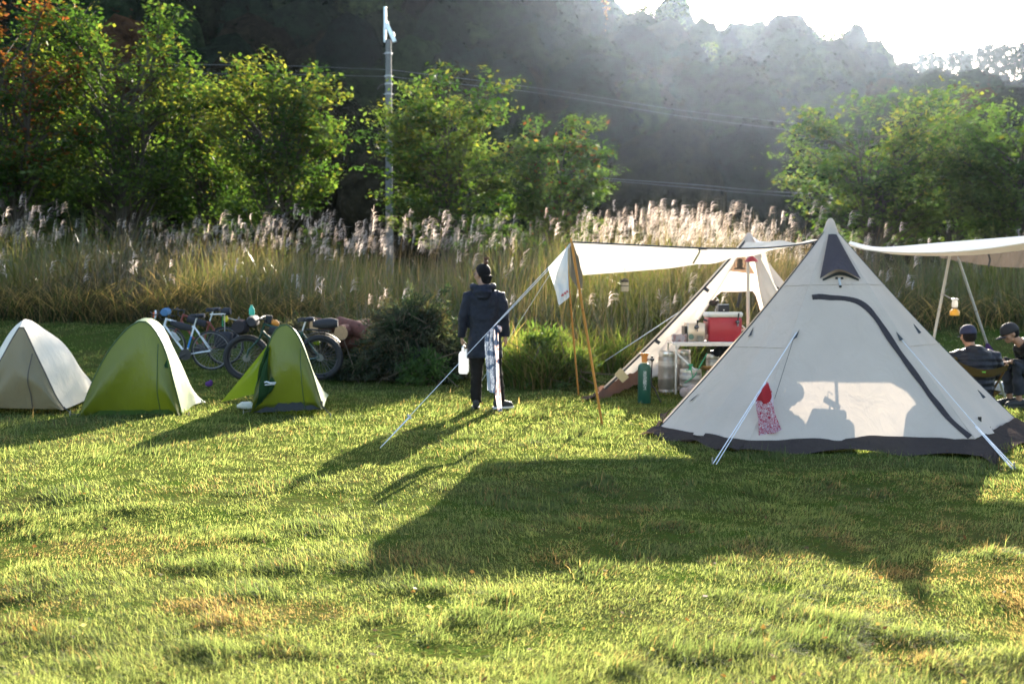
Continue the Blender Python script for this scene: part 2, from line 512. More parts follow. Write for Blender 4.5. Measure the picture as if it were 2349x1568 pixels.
def reeds():
    n = 52000
    x = RNG.uniform(-19, 19, n)
    dep = RNG.random(n) ** 1.35 * 9.0
    y = reed_front(x) + dep
    clump = vnoise(x, y, 1.1, 70) * .6 + vnoise(x, y, 2.7, 77) * .4
    k = RNG.random(n) < .35 + 1.2 * clump
    x, y, clump = x[k], y[k], clump[k]; n = len(x)
    z = ground_z(x, y) - .02
    edge = sstep(0, 1.6, y - reed_front(x))
    hmul = np.interp(x, [-20, -9, -3, 0, 6, 7.5, 20], [1.02, 1.0, .92, .95, 1.0, .78, .72])
    H = (.62 + 1.42 * edge) * RNG.uniform(.35, 1.0, n) * (.8 + .4 * clump) * hmul * (.5 + 1.0 * vnoise(x, y, .55, 140))
    Wd = RNG.uniform(.010, .024, n)
    ln = np.abs(RNG.normal(.5, .33, n))
    pal = np.array([(.05, .06, .022), (.085, .08, .035), (.035, .04, .018), (.10, .075, .045), (.15, .115, .075), (.065, .08, .028)])
    pi_ = RNG.integers(0, 6, n)
    c = pal[pi_] * RNG.uniform(.7, 1.25, (n, 1))
    lush = np.clip((vnoise(x, y, .35, 88) - .42) * 4 + .8 * sstep(.3, 1.5, x) * (1 - sstep(5, 6.5, x)), 0, 1)[:, None]
    c = c * (1 - .45 * lush) + np.array([.12, .16, .03]) * .45 * lush
    # straight dry stalks standing through the leaves
    ms = RNG.random(n) < .16
    H[ms] = RNG.uniform(1.2, 1.95, ms.sum()) * hmul[ms] * (.4 + .6 * edge[ms]); Wd[ms] *= .5; ln[ms] *= .3
    c[ms] = np.array([.20, .15, .085]) * RNG.uniform(.6, 1.2, (ms.sum(), 1))
    V, fs, C = blades(np.stack([x, y, z], 1), H, Wd, RNG.random(n) * 2 * PI, ln, c, 4, 1.1)
    o = np_mesh('tall_reeds', V, fs, REED, C, smooth=False)
    tag(o, 'tall green and straw coloured silver grass leaves covering the bank', 'reeds', kind='stuff')
    # feathery plumes
    m = 7000
    x = RNG.uniform(-18, 18, m); y = reed_front(x) + .9 + RNG.random(m) ** 1.0 * 7.8
    cl = vnoise(x, y, .75, 101) * .65 + vnoise(x, y, 2.2, 108) * .35
    right = sstep(.8, 2.0, x) * (1 - sstep(6.6, 7.4, x))
    k = RNG.random(m) < np.clip((cl - .44) * 4.6, .05, 1) * (.62 + .6 * right) * (1 - .75 * sstep(7.2, 8.4, x))
    x, y = x[k], y[k]; m = len(x)
    z = ground_z(x, y)
    hm = np.interp(x, [-20, -9, -3, 0, 6, 7.5, 20], [1.06, 1.04, .97, .98, 1.04, .82, .75])
    Hs = (RNG.uniform(1.35, 2.2, m) + .55 * (vnoise(x, y, .5, 131) - .3)) * hm
    low = RNG.random(m) < .05
    Hs[low] *= .6; y[low] = reed_front(x[low]) + RNG.uniform(-.3, .5, low.sum()); z = ground_z(x, y)
    ld = RNG.normal(PI * .05, .8, m)
    sway = RNG.uniform(.08, .38, m)
    S = 16
    VV, FF, CC = [], [], []
    # stems
    base = np.stack([x, y, z], 1)
    V, fs, C = blades(base, Hs, np.full(m, .011), ld, sway * .8, np.tile([.17, .13, .06], (m, 1)), 3)
    o2 = (V, fs, C)
    dirv = np.stack([np.cos(ld), np.sin(ld), np.zeros(m)], 1)
    top = base + dirv * (Hs * sway * .8)[:, None]; top[:, 2] += Hs * (1 - .42 * sway * .8 * .8)
    L = RNG.uniform(.16, .42, m)
    shade = RNG.uniform(.72, 1.1, (m, 1)); tint = np.where(RNG.random((m, 1)) < .45, [[.55, .47, .40]], [[.74, .68, .62]])
    for j in range(S):
        t0 = (j // 2) / (S / 2)
        st = top - dirv * (L * .12 * (1 - t0))[:, None]; st[:, 2] += L * (t0 * .75 - .45)
        ang = RNG.normal(0, .75, m) + ld
        spread = RNG.uniform(.05, .50, m)
        d1 = np.stack([np.cos(ang) * spread + dirv[:, 0] * .25, np.sin(ang) * spread + dirv[:, 1] * .25, np.full(m, .55) - .25 * RNG.random(m)], 1)
        ln = L * RNG.uniform(.45, .85, m)
        w = RNG.uniform(.0028, .0065, m)
        mid = st + d1 * (ln * .6)[:, None]
        end = st + d1 * ln[:, None] + dirv * (ln * .36)[:, None]; end[:, 2] -= ln * .22
        sa = RNG.random(m) * 2 * PI
        sd = np.stack([np.cos(sa), np.sin(sa), RNG.normal(0, .2, m)], 1)
        v = np.stack([st - sd * (w * .4)[:, None], st + sd * (w * .4)[:, None], mid + sd * w[:, None], mid - sd * w[:, None], end], 1)
        VV.append(v.reshape(-1, 3)); 
        CC.append(np.repeat(tint * shade, 5, 0))
    b = 0; q, t = [], []
    for v in VV:
        i = (np.arange(m) * 5)[:, None] + b
        q.append(i + np.array([0, 1, 2, 3])); t.append(i + np.array([3, 2, 4])); b += m * 5
    vs, ff, cc = o2
    V = np.concatenate(VV + [vs]); C = np.concatenate(CC + [cc])
    o = np_mesh('reed_plumes', V, [np.concatenate(q), np.concatenate(t)] + [f + b for f in ff], PLUME, C, smooth=False)
    tag(o, 'pale feathery silver grass plumes glowing along the top of the bank', 'plumes', kind='stuff')
reeds()
weeds('bank_undergrowth', 'dark arching undergrowth and dead leaves along the foot of the reed bank',
      [(-13, 21.8, 4, .9, 3), (-8.5, 21.5, 3, .9, 3), (-4.6, 20.4, 2, .9, 2), (-2.6, 18.4, 1.4, .7, 1.5), (4.2, 18.6, 1.6, .7, 1.2), (9, 20.8, 3.5, .9, 2)], 13000, (.45, 1.15), (.01, .022),
      [(.03, .04, .016), (.05, .045, .025), (.022, .03, .014), (.075, .055, .032), (.045, .06, .02)], .95, .22)

# ------------------------------------------------------------------ trees
def leaf_quads(C, size, flat=.45, out=None):
    n = len(C)
    nrm = RNG.normal(0, flat, (n, 3))
    if out is None: nrm[:, 2] += 1
    else: nrm += out
    nrm /= np.linalg.norm(nrm, axis=1)[:, None]
    a = RNG.normal(0, 1, (n, 3)); a -= nrm * (a * nrm).sum(1)[:, None]; a /= np.linalg.norm(a, axis=1)[:, None] + 1e-9
    b = np.cross(nrm, a)
    s = (size * RNG.uniform(.65, 1.3, n))[:, None]
    V = np.stack([C - a * s * .5, C + b * s * .3, C + a * s * .5, C - b * s * .3], 1).reshape(-1, 3)
    F = np.arange(4 * n).reshape(n, 4)
    return V, F

fallen()
GREENS = [(.032, .066, .014), (.048, .088, .018), (.07, .11, .024), (.09, .125, .03)]
def bushy_tree(name, label, cat, base, H, rx, ry, nleaf=9000, size=.115, pal=GREENS, tip=None, tipfrac=0.0, stems=5, low=.12, lean=(0, 0), seed=1, group=None, skirt=.75, nl=16, layer=.06):
    rg = np.random.default_rng(seed)
    root = thing(name, label, cat, base, group)
    B = Vector(base)
    tw, tc = MB(), []
    twigs = []
    stem_tops = []
    for s in range(stems):
        a = 2 * PI * s / stems + rg.uniform(-.4, .4)
        out = rg.uniform(.12, .38)
        p = [B + Vector((.06 * math.cos(a), .06 * math.sin(a), -.1))]
        hh = H * rg.uniform(.62, .86)
        for k in range(1, 7):
            t = k / 6
            p.append(B + Vector((math.cos(a) * rx * out * t ** 1.2 + lean[0] * t * H + rg.normal(0, .05), math.sin(a) * ry * out * t ** 1.2 + lean[1] * t * H + rg.normal(0, .05), hh * t)))
        r0 = .018 * H * rg.uniform(.6, 1)
        tw.tube(p, [r0 * (1 - .85 * k / 6) for k in range(7)], 7)
        for j in range(nl):
            t = rg.uniform(.12 + low, 1.0)
            i = min(int(t * 6), 5); f = t * 6 - i
            q = p[i].lerp(p[i + 1], f)
            az = a + rg.normal(0, 1.25)
            hz = (q.z - B.z) / H
            # envelope: how far the limb may reach at this height
            rr = math.sqrt(max(0.05, 1 - ((hz - .45) / .62) ** 2)) if hz > .45 else skirt + (1 - skirt) * hz / .45
            reach = rg.uniform(.4, 1.05) * rr * (1.22 if rg.random() < .12 else 1)
            e = B + Vector((math.cos(az) * rx * reach + lean[0] * hz * H, math.sin(az) * ry * reach + lean[1] * hz * H, min(H * 1.0, (hz + rg.uniform(.04, .26)) * H)))
            m1 = q.lerp(e, .5) + Vector((0, 0, .06 * H * rg.uniform(-.3, .6)))
            tw.tube([q, m1, e], [r0 * .32, r0 * .2, r0 * .06], 5)
            twigs.append((np.array(m1), np.array(e)))
            for _ in range(3):
                st = np.array(m1) + (np.array(e) - np.array(m1)) * rg.uniform(0, .8)
                dd = np.array(e) - np.array(q); dd = dd / (np.linalg.norm(dd) + 1e-6)
                en = st + dd * rg.uniform(.25, .7) * rx * .38 + rg.normal(0, .16 * rx, 3) * np.array([1, 1, .28]) + np.array([0, 0, .06 * H * rg.random()])
                tw.tube([Vector(st), Vector(en)], [r0 * .12, r0 * .05], 4)
                twigs.append((st, en))
    tw.build('trunk', BARK, root)
    T0 = np.array([t[0] for t in twigs]); T1 = np.array([t[1] for t in twigs])
    wts = np.linalg.norm(T1 - T0, axis=1) + .15
    pick = rg.choice(len(twigs), nleaf, p=wts / wts.sum())
    t = rg.random(nleaf) ** .75
    C = T0[pick] + (T1[pick] - T0[pick]) * t[:, None] * 1.08
    sp = .035 * rx + .05
    C += rg.normal(0, 1, (nleaf, 3)) * np.array([sp * 1.5, sp * 1.5, layer * .55 + sp * .35])
    C[:, 2] = np.maximum(C[:, 2], B.z + .15)
    V, F = leaf_quads(C, size * 1.5)
    pal = np.array(pal)
    tone = np.repeat(rg.integers(0, len(pal), len(twigs) // 4 + 1), 4)[:len(twigs)][pick]
    col = pal[tone] * rg.uniform(.75, 1.3, (nleaf, 1))
    if tip is not None:
        hh = (C[:, 2] - B.z) / H
        p = tipfrac * np.clip((hh - .35) * 1.8, 0, 1) * (.4 + 1.2 * (tone % 2))
        s = rg.random(nleaf) < p
        col[s] = np.array(tip)[rg.integers(0, len(tip), s.sum())] * rg.uniform(.7, 1.2, (s.sum(), 1))
    np_mesh('crown', V, [F], LEAF, np.repeat(col, 4, 0), root, smooth=False)
    return root

AUTUMN = [(.18, .06, .02), (.19, .10, .025), (.15, .045, .02)]
YELLOW = [(.15, .145, .03), (.16, .16, .03)]
def tree_at(name, label, px, top, D, half, **kw):
    D = D * 1.2
    b = at(px, 500, D); gzv = gz(b.x, D)
    H = at(px, top, D).z - gzv
    return bushy_tree(name, label, 'tree', (b.x, D, gzv), H, half * D / FPX, half * D / FPX * .85, **kw)

G_L = 'bushy trees behind the reeds'
tree_at('maple_tree', 'bushy tree with red and orange top at the far left edge', 40, 8, 25, 170, seed=3, tip=AUTUMN, tipfrac=.5, nleaf=13000, group=G_L)
tree_at('maple_tree', 'tallest dense green tree behind the reeds, touching the top of the photo', 285, -12, 26.5, 185, seed=5, nleaf=14000, stems=6, group=G_L, tip=YELLOW, tipfrac=.25)
tree_at('maple_tree', 'narrow green tree with yellowish top between two wider trees', 470, 125, 28.5, 120, seed=8, nleaf=9000, group=G_L, tip=YELLOW, tipfrac=.35)
tree_at('maple_tree', 'spreading green tree with long drooping boughs left of the utility pole', 632, 128, 26.5, 165, seed=12, nleaf=14000, group=G_L, tip=YELLOW, tipfrac=.35)
tree_at('maple_tree', 'green multi-stemmed tree beside the concrete utility pole', 1035, 190, 26.5, 165, seed=17, nleaf=15000, group=G_L, tip=YELLOW, tipfrac=.2, stems=7)
tree_at('maple_tree', 'small green tree with reddish leaf tips right of the pole tree', 1275, 268, 27, 120, seed=21, nleaf=10000, group=G_L, tip=AUTUMN, tipfrac=.10)
tree_at('maple_tree', 'wide leafy green tree behind the peak of the front tent', 2000, 205, 27, 215, seed=26, nleaf=15000, group=G_L, stems=7, tip=YELLOW, tipfrac=.2)
tree_at('maple_tree', 'dark green tree cut by the right edge above the awning', 2345, 205, 25, 160, seed=31, nleaf=12000, group=G_L)
tree_at('maple_tree', 'green tree between the wide leafy tree and the right edge tree', 2185, 245, 30, 140, seed=35, nleaf=8000, group=G_L)

# ------------------------------------------------------------------ wooded hill (one mass) and the trees that stand out on it
def crown_cards(c, r, rz, n, size, rg, nclump=14):
    cl = rg.normal(0, 1, (nclump, 3)); cl /= np.linalg.norm(cl, axis=1)[:, None]
    cl *= (rg.random((nclump, 1)) ** .5) * np.array([r, r, rz]) * .85
    pk = rg.integers(0, nclump, n)
    d = rg.normal(0, 1, (n, 3)); d /= np.linalg.norm(d, axis=1)[:, None]
    return c + cl[pk] + d * r * .40 * rg.random((n, 1)) ** .3

def ico(sub=2):
    import bmesh
    bm = bmesh.new(); bmesh.ops.create_icosphere(bm, subdivisions=sub, radius=1)
    v = np.array([tuple(q.co) for q in bm.verts]); f = np.array([[q.index for q in t.verts] for t in bm.faces]); bm.free()
    return v, f
ICO = ico(3)

def forest():
    """every crown is a lumpy dark hull with leaf sprays over it"""
    rg = np.random.default_rng(77)
    HV, HF, HC_, Cs, cols, sz, Os = [], [], [], [], [], [], []
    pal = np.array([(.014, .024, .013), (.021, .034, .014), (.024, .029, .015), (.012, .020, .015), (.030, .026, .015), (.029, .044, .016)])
    nb = 0
    iv, if_ = ICO
    def crown(x, y, r, rz, zc, base, n, s):
        nonlocal nb
        d = np.ones(len(iv))
        for k in range(9):
            q = rg.normal(0, 1, 3); q /= np.linalg.norm(q)
            d += rg.uniform(-.10, .22) * np.clip((iv @ q - .55) / .45, 0, 1)
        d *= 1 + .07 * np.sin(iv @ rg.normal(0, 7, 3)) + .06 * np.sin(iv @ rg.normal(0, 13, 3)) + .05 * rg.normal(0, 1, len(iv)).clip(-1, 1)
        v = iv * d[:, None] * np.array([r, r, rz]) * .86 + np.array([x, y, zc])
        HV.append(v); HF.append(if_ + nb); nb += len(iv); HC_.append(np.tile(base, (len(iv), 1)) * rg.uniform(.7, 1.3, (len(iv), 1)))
        pk = rg.integers(0, len(iv), n)
        C = np.array([x, y, zc]) + (v[pk] - np.array([x, y, zc])) * rg.uniform(.97, 1.12, (n, 1)) + rg.normal(0, .04 * r, (n, 3))
        oo = C - np.array([x, y, zc]); Os.append(oo / np.linalg.norm(oo, axis=1)[:, None])
        Cs.append(C); cols.append(np.tile(base, (n, 1)) * rg.uniform(.7, 1.35, (n, 1))); sz.append(np.full(n, s))
    for y in np.arange(68, 178, 5.2):
        wd = .72 * y + 6
        for x in np.arange(-wd, wd, 6.6):
            xx, yy = x + rg.uniform(-2.7, 2.7), y + rg.uniform(-2.2, 2.2)
            z = gz(xx, yy); hgt = rg.uniform(8, 14); r = rg.uniform(2.8, 4.8)
            base = pal[rg.integers(0, len(pal))] * rg.uniform(.7, 1.4)
            if rg.random() < .03: base = np.array([.075, .040, .02])
            sky = y > 150 or .08 < xx / yy < .6
            crown(xx, yy, r, hgt * .48, z + hgt * .52, base, 900 if sky else 600, .5)
    for y in np.arange(186, 262, 9):                      # the far ridge at the right
        for x in np.arange(.36 * y, .75 * y, 8):
            xx, yy = x + rg.uniform(-2, 2), y + rg.uniform(-2, 2)
            crown(xx, yy, 4.6, 6, gz(xx, yy) + 5.5, np.array([.02, .03, .018]), 160, 1.0)
    C = np.concatenate(Cs); c = np.concatenate(cols)
    V, F = leaf_quads(C, np.concatenate(sz), .30, np.concatenate(Os))
    V = np.concatenate(HV + [V]); F3 = np.concatenate(HF); nb_ = nb
    cc = np.concatenate(HC_ + [np.repeat(c, 4, 0)])
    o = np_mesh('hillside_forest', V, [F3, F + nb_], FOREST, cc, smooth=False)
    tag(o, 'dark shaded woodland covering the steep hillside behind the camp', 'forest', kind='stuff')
forest()

def far_tree(name, label, px, py, D, r, h, pal, seed, n=1500, group=None, size=.4):
    rg = np.random.default_rng(seed)
    D, r, h, size = D * 1.53, r * 1.53, h * 1.53, size * 1.5
    p = at(px, py, D)                                     # centre of its crown
    zb = min(gz(p.x, D), p.z - h * .5)
    root = thing(name, label, 'tree', (p.x, D, zb), group)
    mb = MB(); mb.tube([(p.x, D, zb - .3), (p.x + .2, D, zb + (p.z - zb) * .6), (p.x, D, p.z + h * .3)], [.22, .16, .05], 7)
    for k in range(7):
        a = rg.random() * 6.28; q = Vector((p.x, D, p.z - h * .3 + k * h * .09))
        mb.tube([q, q + Vector((math.cos(a) * r * .7, math.sin(a) * r * .7, h * .14))], [.07, .02], 5)
    mb.build('trunk', BARK, root)
    C = crown_cards(np.array(p), r, h * .5, n, size, rg, 22)
    V, F = leaf_quads(C, np.full(n, size), .8)
    pal = np.array(pal)
    np_mesh('crown', V, [F], LEAF, np.repeat(pal[rg.integers(0, len(pal), n)] * rg.uniform(.7, 1.2, (n, 1)), 4, 0), root, smooth=False)
    return root
far_tree('autumn_tree', 'orange autumn tree high on the dark hillside', 1335, 40, 94, 2.4, 4.8, [(.36, .13, .03), (.30, .09, .03), (.3, .18, .05)], 91)
far_tree('birch_tree', 'pale yellow-green conical tree on the hill left of the pole', 830, 225, 66, 1.7, 8, [(.07, .10, .03), (.09, .11, .03)], 92)
far_tree('oak_tree', 'round-topped tree on the skyline close left of the sun', 1510, 62, 106, 4.4, 7.5, [(.05, .07, .03), (.07, .09, .03)], 93, 2200)
far_tree('oak_tree', 'domed tree on the skyline close right of the sun', 1880, 118, 108, 4.2, 6.8, [(.05, .07, .03), (.07, .09, .03)], 94, 2000)
far_tree('birch_tree', 'bushy green tree on the hill shoulder lit from behind below the sun glow', 1630, 175, 80, 2.2, 5, [(.10, .13, .04), (.14, .14, .05)], 95)

def pines():
    rg = np.random.default_rng(41)
    g = 'pines along the far right ridge'
    lab = 'tall thin pine on the distant ridge against the white sky'
    protos = []
    for k in range(3):
        root = thing('pine_tree', lab, 'tree', (0, 0, 0), g)
        mb = MB(); mb.tube([(0, 0, -.5), (.1, 0, 5), (0, .1, 11)], [.24, .16, .04], 6)
        C = []
        for j in range(16):
            z = 3.2 + j * .5; r = (11.8 - z) * .26 * rg.uniform(.4, 1.25)
            a = rg.random() * 6.28
            tip = Vector((math.cos(a) * r, math.sin(a) * r, z + .2))
            mb.tube([(0, 0, z), tip], [.05, .015], 4)
            m = 46; t = rg.random((m, 1)) ** .6
            C.append(np.array([0, 0, z]) + (np.array(tip) - np.array([0, 0, z])) * t + rg.normal(0, 1, (m, 3)) * np.array([.4, .4, .16]))
        mb.build('trunk', BARK, root)
        C = np.concatenate(C); V, F = leaf_quads(C, np.full(len(C), .75), .6)
        np_mesh('crown', V, [F], FARLEAF, np.tile([.03, .05, .025], (len(V), 1)), root, smooth=False)
        protos.append(root)
    pxs = [2095, 2118, 2140, 2158, 2183, 2205, 2222, 2247, 2268, 2285, 2306, 2330, 2348, 2372, 2400]
    tops = [140, 122, 118, 126, 118, 112, 120, 106, 100, 108, 98, 102, 96, 100, 94]
    for i, (px, tp) in enumerate(zip(pxs, tops)):
        D = 250 + (i * 37 % 11)
        p = at(px, tp, D)
        r = protos[i] if i < 3 else copy_tree(protos[i % 3])
        r.location = (p.x, D, p.z - 11.4 * 1.5); r.rotation_euler = (0, 0, i * 1.3)
        s = .92 + .16 * ((i * 5) % 7) / 7; r.scale = (s * 1.5, s * 1.5, 1.5)
        r['label'] = lab; r['group'] = g
pines()
# ------------------------------------------------------------------ cloth sheets from edge curves
def resample(pts, n):
    pts = [Vector(p) for p in pts]
    d = [0]
    for a, b in zip(pts, pts[1:]): d.append(d[-1] + (b - a).length)
    out = []
    for i in range(n):
        s = d[-1] * i / (n - 1); j = 0
        while j < len(pts) - 2 and d[j + 1] < s: j += 1
        L = d[j + 1] - d[j]
        out.append(pts[j].lerp(pts[j + 1], (s - d[j]) / L if L > 1e-9 else 0))
    return out

def smooth_curve(pts, n):
    """Catmull-Rom through the points"""
    pts = [Vector(p) for p in pts]
    P = [pts[0] * 2 - pts[1]] + pts + [pts[-1] * 2 - pts[-2]]
    out = []
    for i in range(1, len(P) - 2):
        for k in range(8):
            t = k / 8
            a, b, c, d = P[i - 1], P[i], P[i + 1], P[i + 2]
            out.append(.5 * ((2 * b) + (c - a) * t + (2 * a - 5 * b + 4 * c - d) * t * t + (3 * b - a - 3 * c + d) * t ** 3))
    out.append(pts[-1])
    return resample(out, n)

def loft_rows(curves, n, m, fold=None):
    """grid through a few smooth cross curves; n points along each, m rows"""
    cs = [smooth_curve(c, n) for c in curves]
    rows = [[] for _ in range(m)]
    for j in range(n):
        col = [c[j] for c in cs]
        q = smooth_curve(col, m) if len(col) > 2 else [col[0].lerp(col[1], i / (m - 1)) for i in range(m)]
        for i in range(m): rows[i].append(q[i])
    if fold:
        for i in range(m):
            for j in range(n): rows[i][j] = rows[i][j] + fold(i / (m - 1), j / (n - 1))
    return rows

def line(name, a, b, r, mt, label=None, cat=None, group=None, sag=0.0, n=10, parent=None):
    a, b = Vector(a), Vector(b)
    pts = [a.lerp(b, i / n) - Vector((0, 0, sag * math.sin(PI * i / n))) for i in range(n + 1)]
    mb = MB().tube(pts, r, 6)
    o = mb.build(name, mt, parent, loc=None if parent else tuple(b))
    return tag(o, label, cat, group) if label else o

# ------------------------------------------------------------------ the three one-person tents at the left
def zz(x, y):                 # close-up of the left tents -> picture
    return (.336 * x, 679 + .336 * y)

def small_tent(name, label, front, D, hoops, mats, fold=.015, seed=0):
    """front: outline of the face turned to the camera (picture points, left foot to right foot); hoops: rear hoops (pts, D)"""
    fc = [at(*p, D) for p in front]
    base = fc[0].lerp(fc[-1], .5); base.z = gz(base.x, base.y)
    root = thing(name, label, 'tent', tuple(base), 'one-person tents on the lawn')
    n = 34
    arch = smooth_curve(fc, n)
    f0, f1 = arch[0], arch[-1]
    rows = []
    mid = f0.lerp(f1, .5)
    for i in range(13):
        t = i / 12
        row = []
        for p in arch:
            s = (p - f0).dot(f1 - f0) / (f1 - f0).length_squared
            q = f0.lerp(f1, min(max(s, 0), 1))
            v = p.lerp(q, t)
            v.y += -.10 * math.sin(PI * t) + fold * math.sin(9 * s + 7 * t + seed) * math.sin(PI * t) + .5 * fold * math.sin(26 * s + 11 * t * t + 2 * seed) * t * math.sin(PI * min(1, t * 1.05))
            row.append(v)
        rows.append(row)
    rows_f = rows
    MB().grid(rows).build('front_panel', mats[0], root)
    curves = [arch]
    for pts, d in hoops:
        curves.append(smooth_curve([at(*p, d) for p in pts], n))
    rows = loft_rows(curves, n, 22, lambda u, v: Vector((0, 0, fold * .8 * math.sin(23 * v + 5 * u + seed) * math.sin(PI * u))))
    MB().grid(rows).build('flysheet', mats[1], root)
    MB().tube(arch, .010, 6).build('pole_sleeve', mats[2], root)
    # a zip, corner pegs and a short line
    zp_ = [rows_f[i][int(n * .62)] + Vector((0, -.012, 0)) for i in range(1, 13)]
    MB().tube(zp_, .006, 5).build('zip', mats[2], root)
    for q, sx in ((f0, -1), (f1, 1)):
        g = Vector((q.x + .10 * sx, q.y - .06, gz(q.x + .10 * sx, q.y - .06)))
        MB().tube([q + Vector((0, -.01, .03)), g + Vector((0, 0, .02))], .005, 5).build('peg_loop', PIPING, root)
        MB().tube([g + Vector((0, 0, .05)), g - Vector((0, 0, .04))], .006, 6).build('peg', STEEL, root)
    return root, arch, (f0, f1)

# beige tent, cut by the left edge
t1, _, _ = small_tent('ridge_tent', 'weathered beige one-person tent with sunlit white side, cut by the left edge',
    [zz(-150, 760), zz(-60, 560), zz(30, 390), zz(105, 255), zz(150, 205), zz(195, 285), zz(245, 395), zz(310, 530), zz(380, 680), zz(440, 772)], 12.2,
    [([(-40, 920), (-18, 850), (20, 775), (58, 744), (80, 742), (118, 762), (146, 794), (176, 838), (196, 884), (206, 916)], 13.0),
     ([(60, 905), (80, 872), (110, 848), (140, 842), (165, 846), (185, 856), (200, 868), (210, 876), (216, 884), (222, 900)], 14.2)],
    (BEIGE_NYLON, cloth('sunlit_beige_nylon', (.88, .80, .68), .16, (.7, .6, .45), .4, 8), mat('beige_sleeve', (.12, .10, .08), .8)), .03, 2)  # side is the same beige with sunlight put into its paler colour
# inner bag shape behind the sunlit side
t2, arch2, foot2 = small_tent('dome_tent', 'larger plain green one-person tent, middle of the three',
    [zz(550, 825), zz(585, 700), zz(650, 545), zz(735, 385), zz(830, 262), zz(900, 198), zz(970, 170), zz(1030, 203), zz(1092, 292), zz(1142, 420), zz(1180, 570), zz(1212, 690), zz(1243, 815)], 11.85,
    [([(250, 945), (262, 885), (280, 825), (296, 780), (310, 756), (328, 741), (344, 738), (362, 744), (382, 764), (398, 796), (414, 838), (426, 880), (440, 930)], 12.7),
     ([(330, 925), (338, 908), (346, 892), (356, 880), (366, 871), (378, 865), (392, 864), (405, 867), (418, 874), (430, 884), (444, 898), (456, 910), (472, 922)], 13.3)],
    (GREEN_NYLON, cloth('sunlit_green_nylon', (.52, .60, .36), .4, (.36, .46, .12), .35, 7, .12), mat('green_sleeve', (.05, .09, .03), .7)), .018, 5)  # paler copy of the green nylon; sunlight on the side is in its colour
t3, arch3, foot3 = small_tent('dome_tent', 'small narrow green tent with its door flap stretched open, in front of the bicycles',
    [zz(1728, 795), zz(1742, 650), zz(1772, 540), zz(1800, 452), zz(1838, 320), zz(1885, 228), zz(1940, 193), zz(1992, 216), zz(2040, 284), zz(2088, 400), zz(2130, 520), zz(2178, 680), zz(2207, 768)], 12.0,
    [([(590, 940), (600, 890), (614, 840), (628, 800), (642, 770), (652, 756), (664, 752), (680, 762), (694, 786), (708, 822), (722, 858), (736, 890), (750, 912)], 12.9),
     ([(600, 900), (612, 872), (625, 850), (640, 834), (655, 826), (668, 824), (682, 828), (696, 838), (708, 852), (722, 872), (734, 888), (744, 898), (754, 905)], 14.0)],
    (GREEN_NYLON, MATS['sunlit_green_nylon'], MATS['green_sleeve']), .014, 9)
# grey bathtub floor edge under the face of the small tent
f0, f1 = foot3
rows = [[f0.lerp(f1, j / 16) + Vector((0, -.03 + .01 * math.sin(j * 1.7), h + .006 * math.sin(j * 2.3))) for j in range(17)] for h in (.10, .05, .0)]
MB().grid(rows).build('floor_edge', cloth('grey_floor', (.06, .065, .07), .1, None, .5), t3)
rows = [[foot2[0].lerp(foot2[1], j / 16) + Vector((0, -.03 + .012 * math.sin(j * 1.3), h)) for j in range(17)] for h in (.08, .04, .0)]
MB().grid(rows).build('hem', cloth('green_hem', (.07, .12, .03), .3, None, .5), t2)
# open flap, stretched out to the left
a, b, c = at(*zz(1838, 318), 12.02), at(*zz(1508, 722), 11.9), at(*zz(1745, 665), 12.3)
rows = []
for i in range(15):
    t = i / 14
    e0, e1 = a.lerp(b, t), a.lerp(c, t)
    rows.append([e0.lerp(e1, j / 12) + Vector((0, .03 * math.sin(6 * j / 12 + 3 * t), -.05 * math.sin(PI * t) * math.sin(PI * j / 12))) for j in range(13)])
MB().grid(rows).build('door_flap', LIME_NYLON, t3)
# dark crumpled inner door between flap and face
rows = loft_rows([[at(*zz(1828, 330), 11.98), at(*zz(1836, 350), 11.95), at(*zz(1845, 365), 11.98)],
                  [at(*zz(1765, 520), 11.95), at(*zz(1805, 545), 11.86), at(*zz(1850, 500), 11.95)],
                  [at(*zz(1750, 640), 11.93), at(*zz(1800, 655), 11.84), at(*zz(1878, 600), 11.93)],
                  [at(*zz(1735, 770), 11.93), at(*zz(1775, 740), 11.9), at(*zz(1815, 690), 11.94)]], 18, 24,
                 lambda u, v: Vector((.012 * math.sin(14 * v), -.04 * math.sin(11 * v + 6 * u), .01 * math.sin(21 * u))))
inner = MB().grid(rows).build('inner_door', DKGREEN_NYLON, t3)
MB().tube([at(*zz(1796, 590), 11.85), at(*zz(1820, 584), 11.82), at(*zz(1845, 592), 11.82), at(*zz(1882, 590), 11.88)], .008, 6).build('trim', CORD, inner)
MB().tube([at(*zz(1800, 606), 11.85), at(*zz(1830, 604), 11.82), at(*zz(1878, 600), 11.88)], .006, 6).build('trim', CORD, inner)
# toggle patch on the green tents
for root, q in ((t2, (1130, 470)), ):
    p = [at(*zz(*s), 11.80) for s in ((1142, 425), (1112, 488), (1152, 490))]
    MB().add(p + [v + Vector((0, .01, 0)) for v in p], [(0, 1, 2), (5, 4, 3)]).build('corner_patch', DKGREEN_NYLON, root)

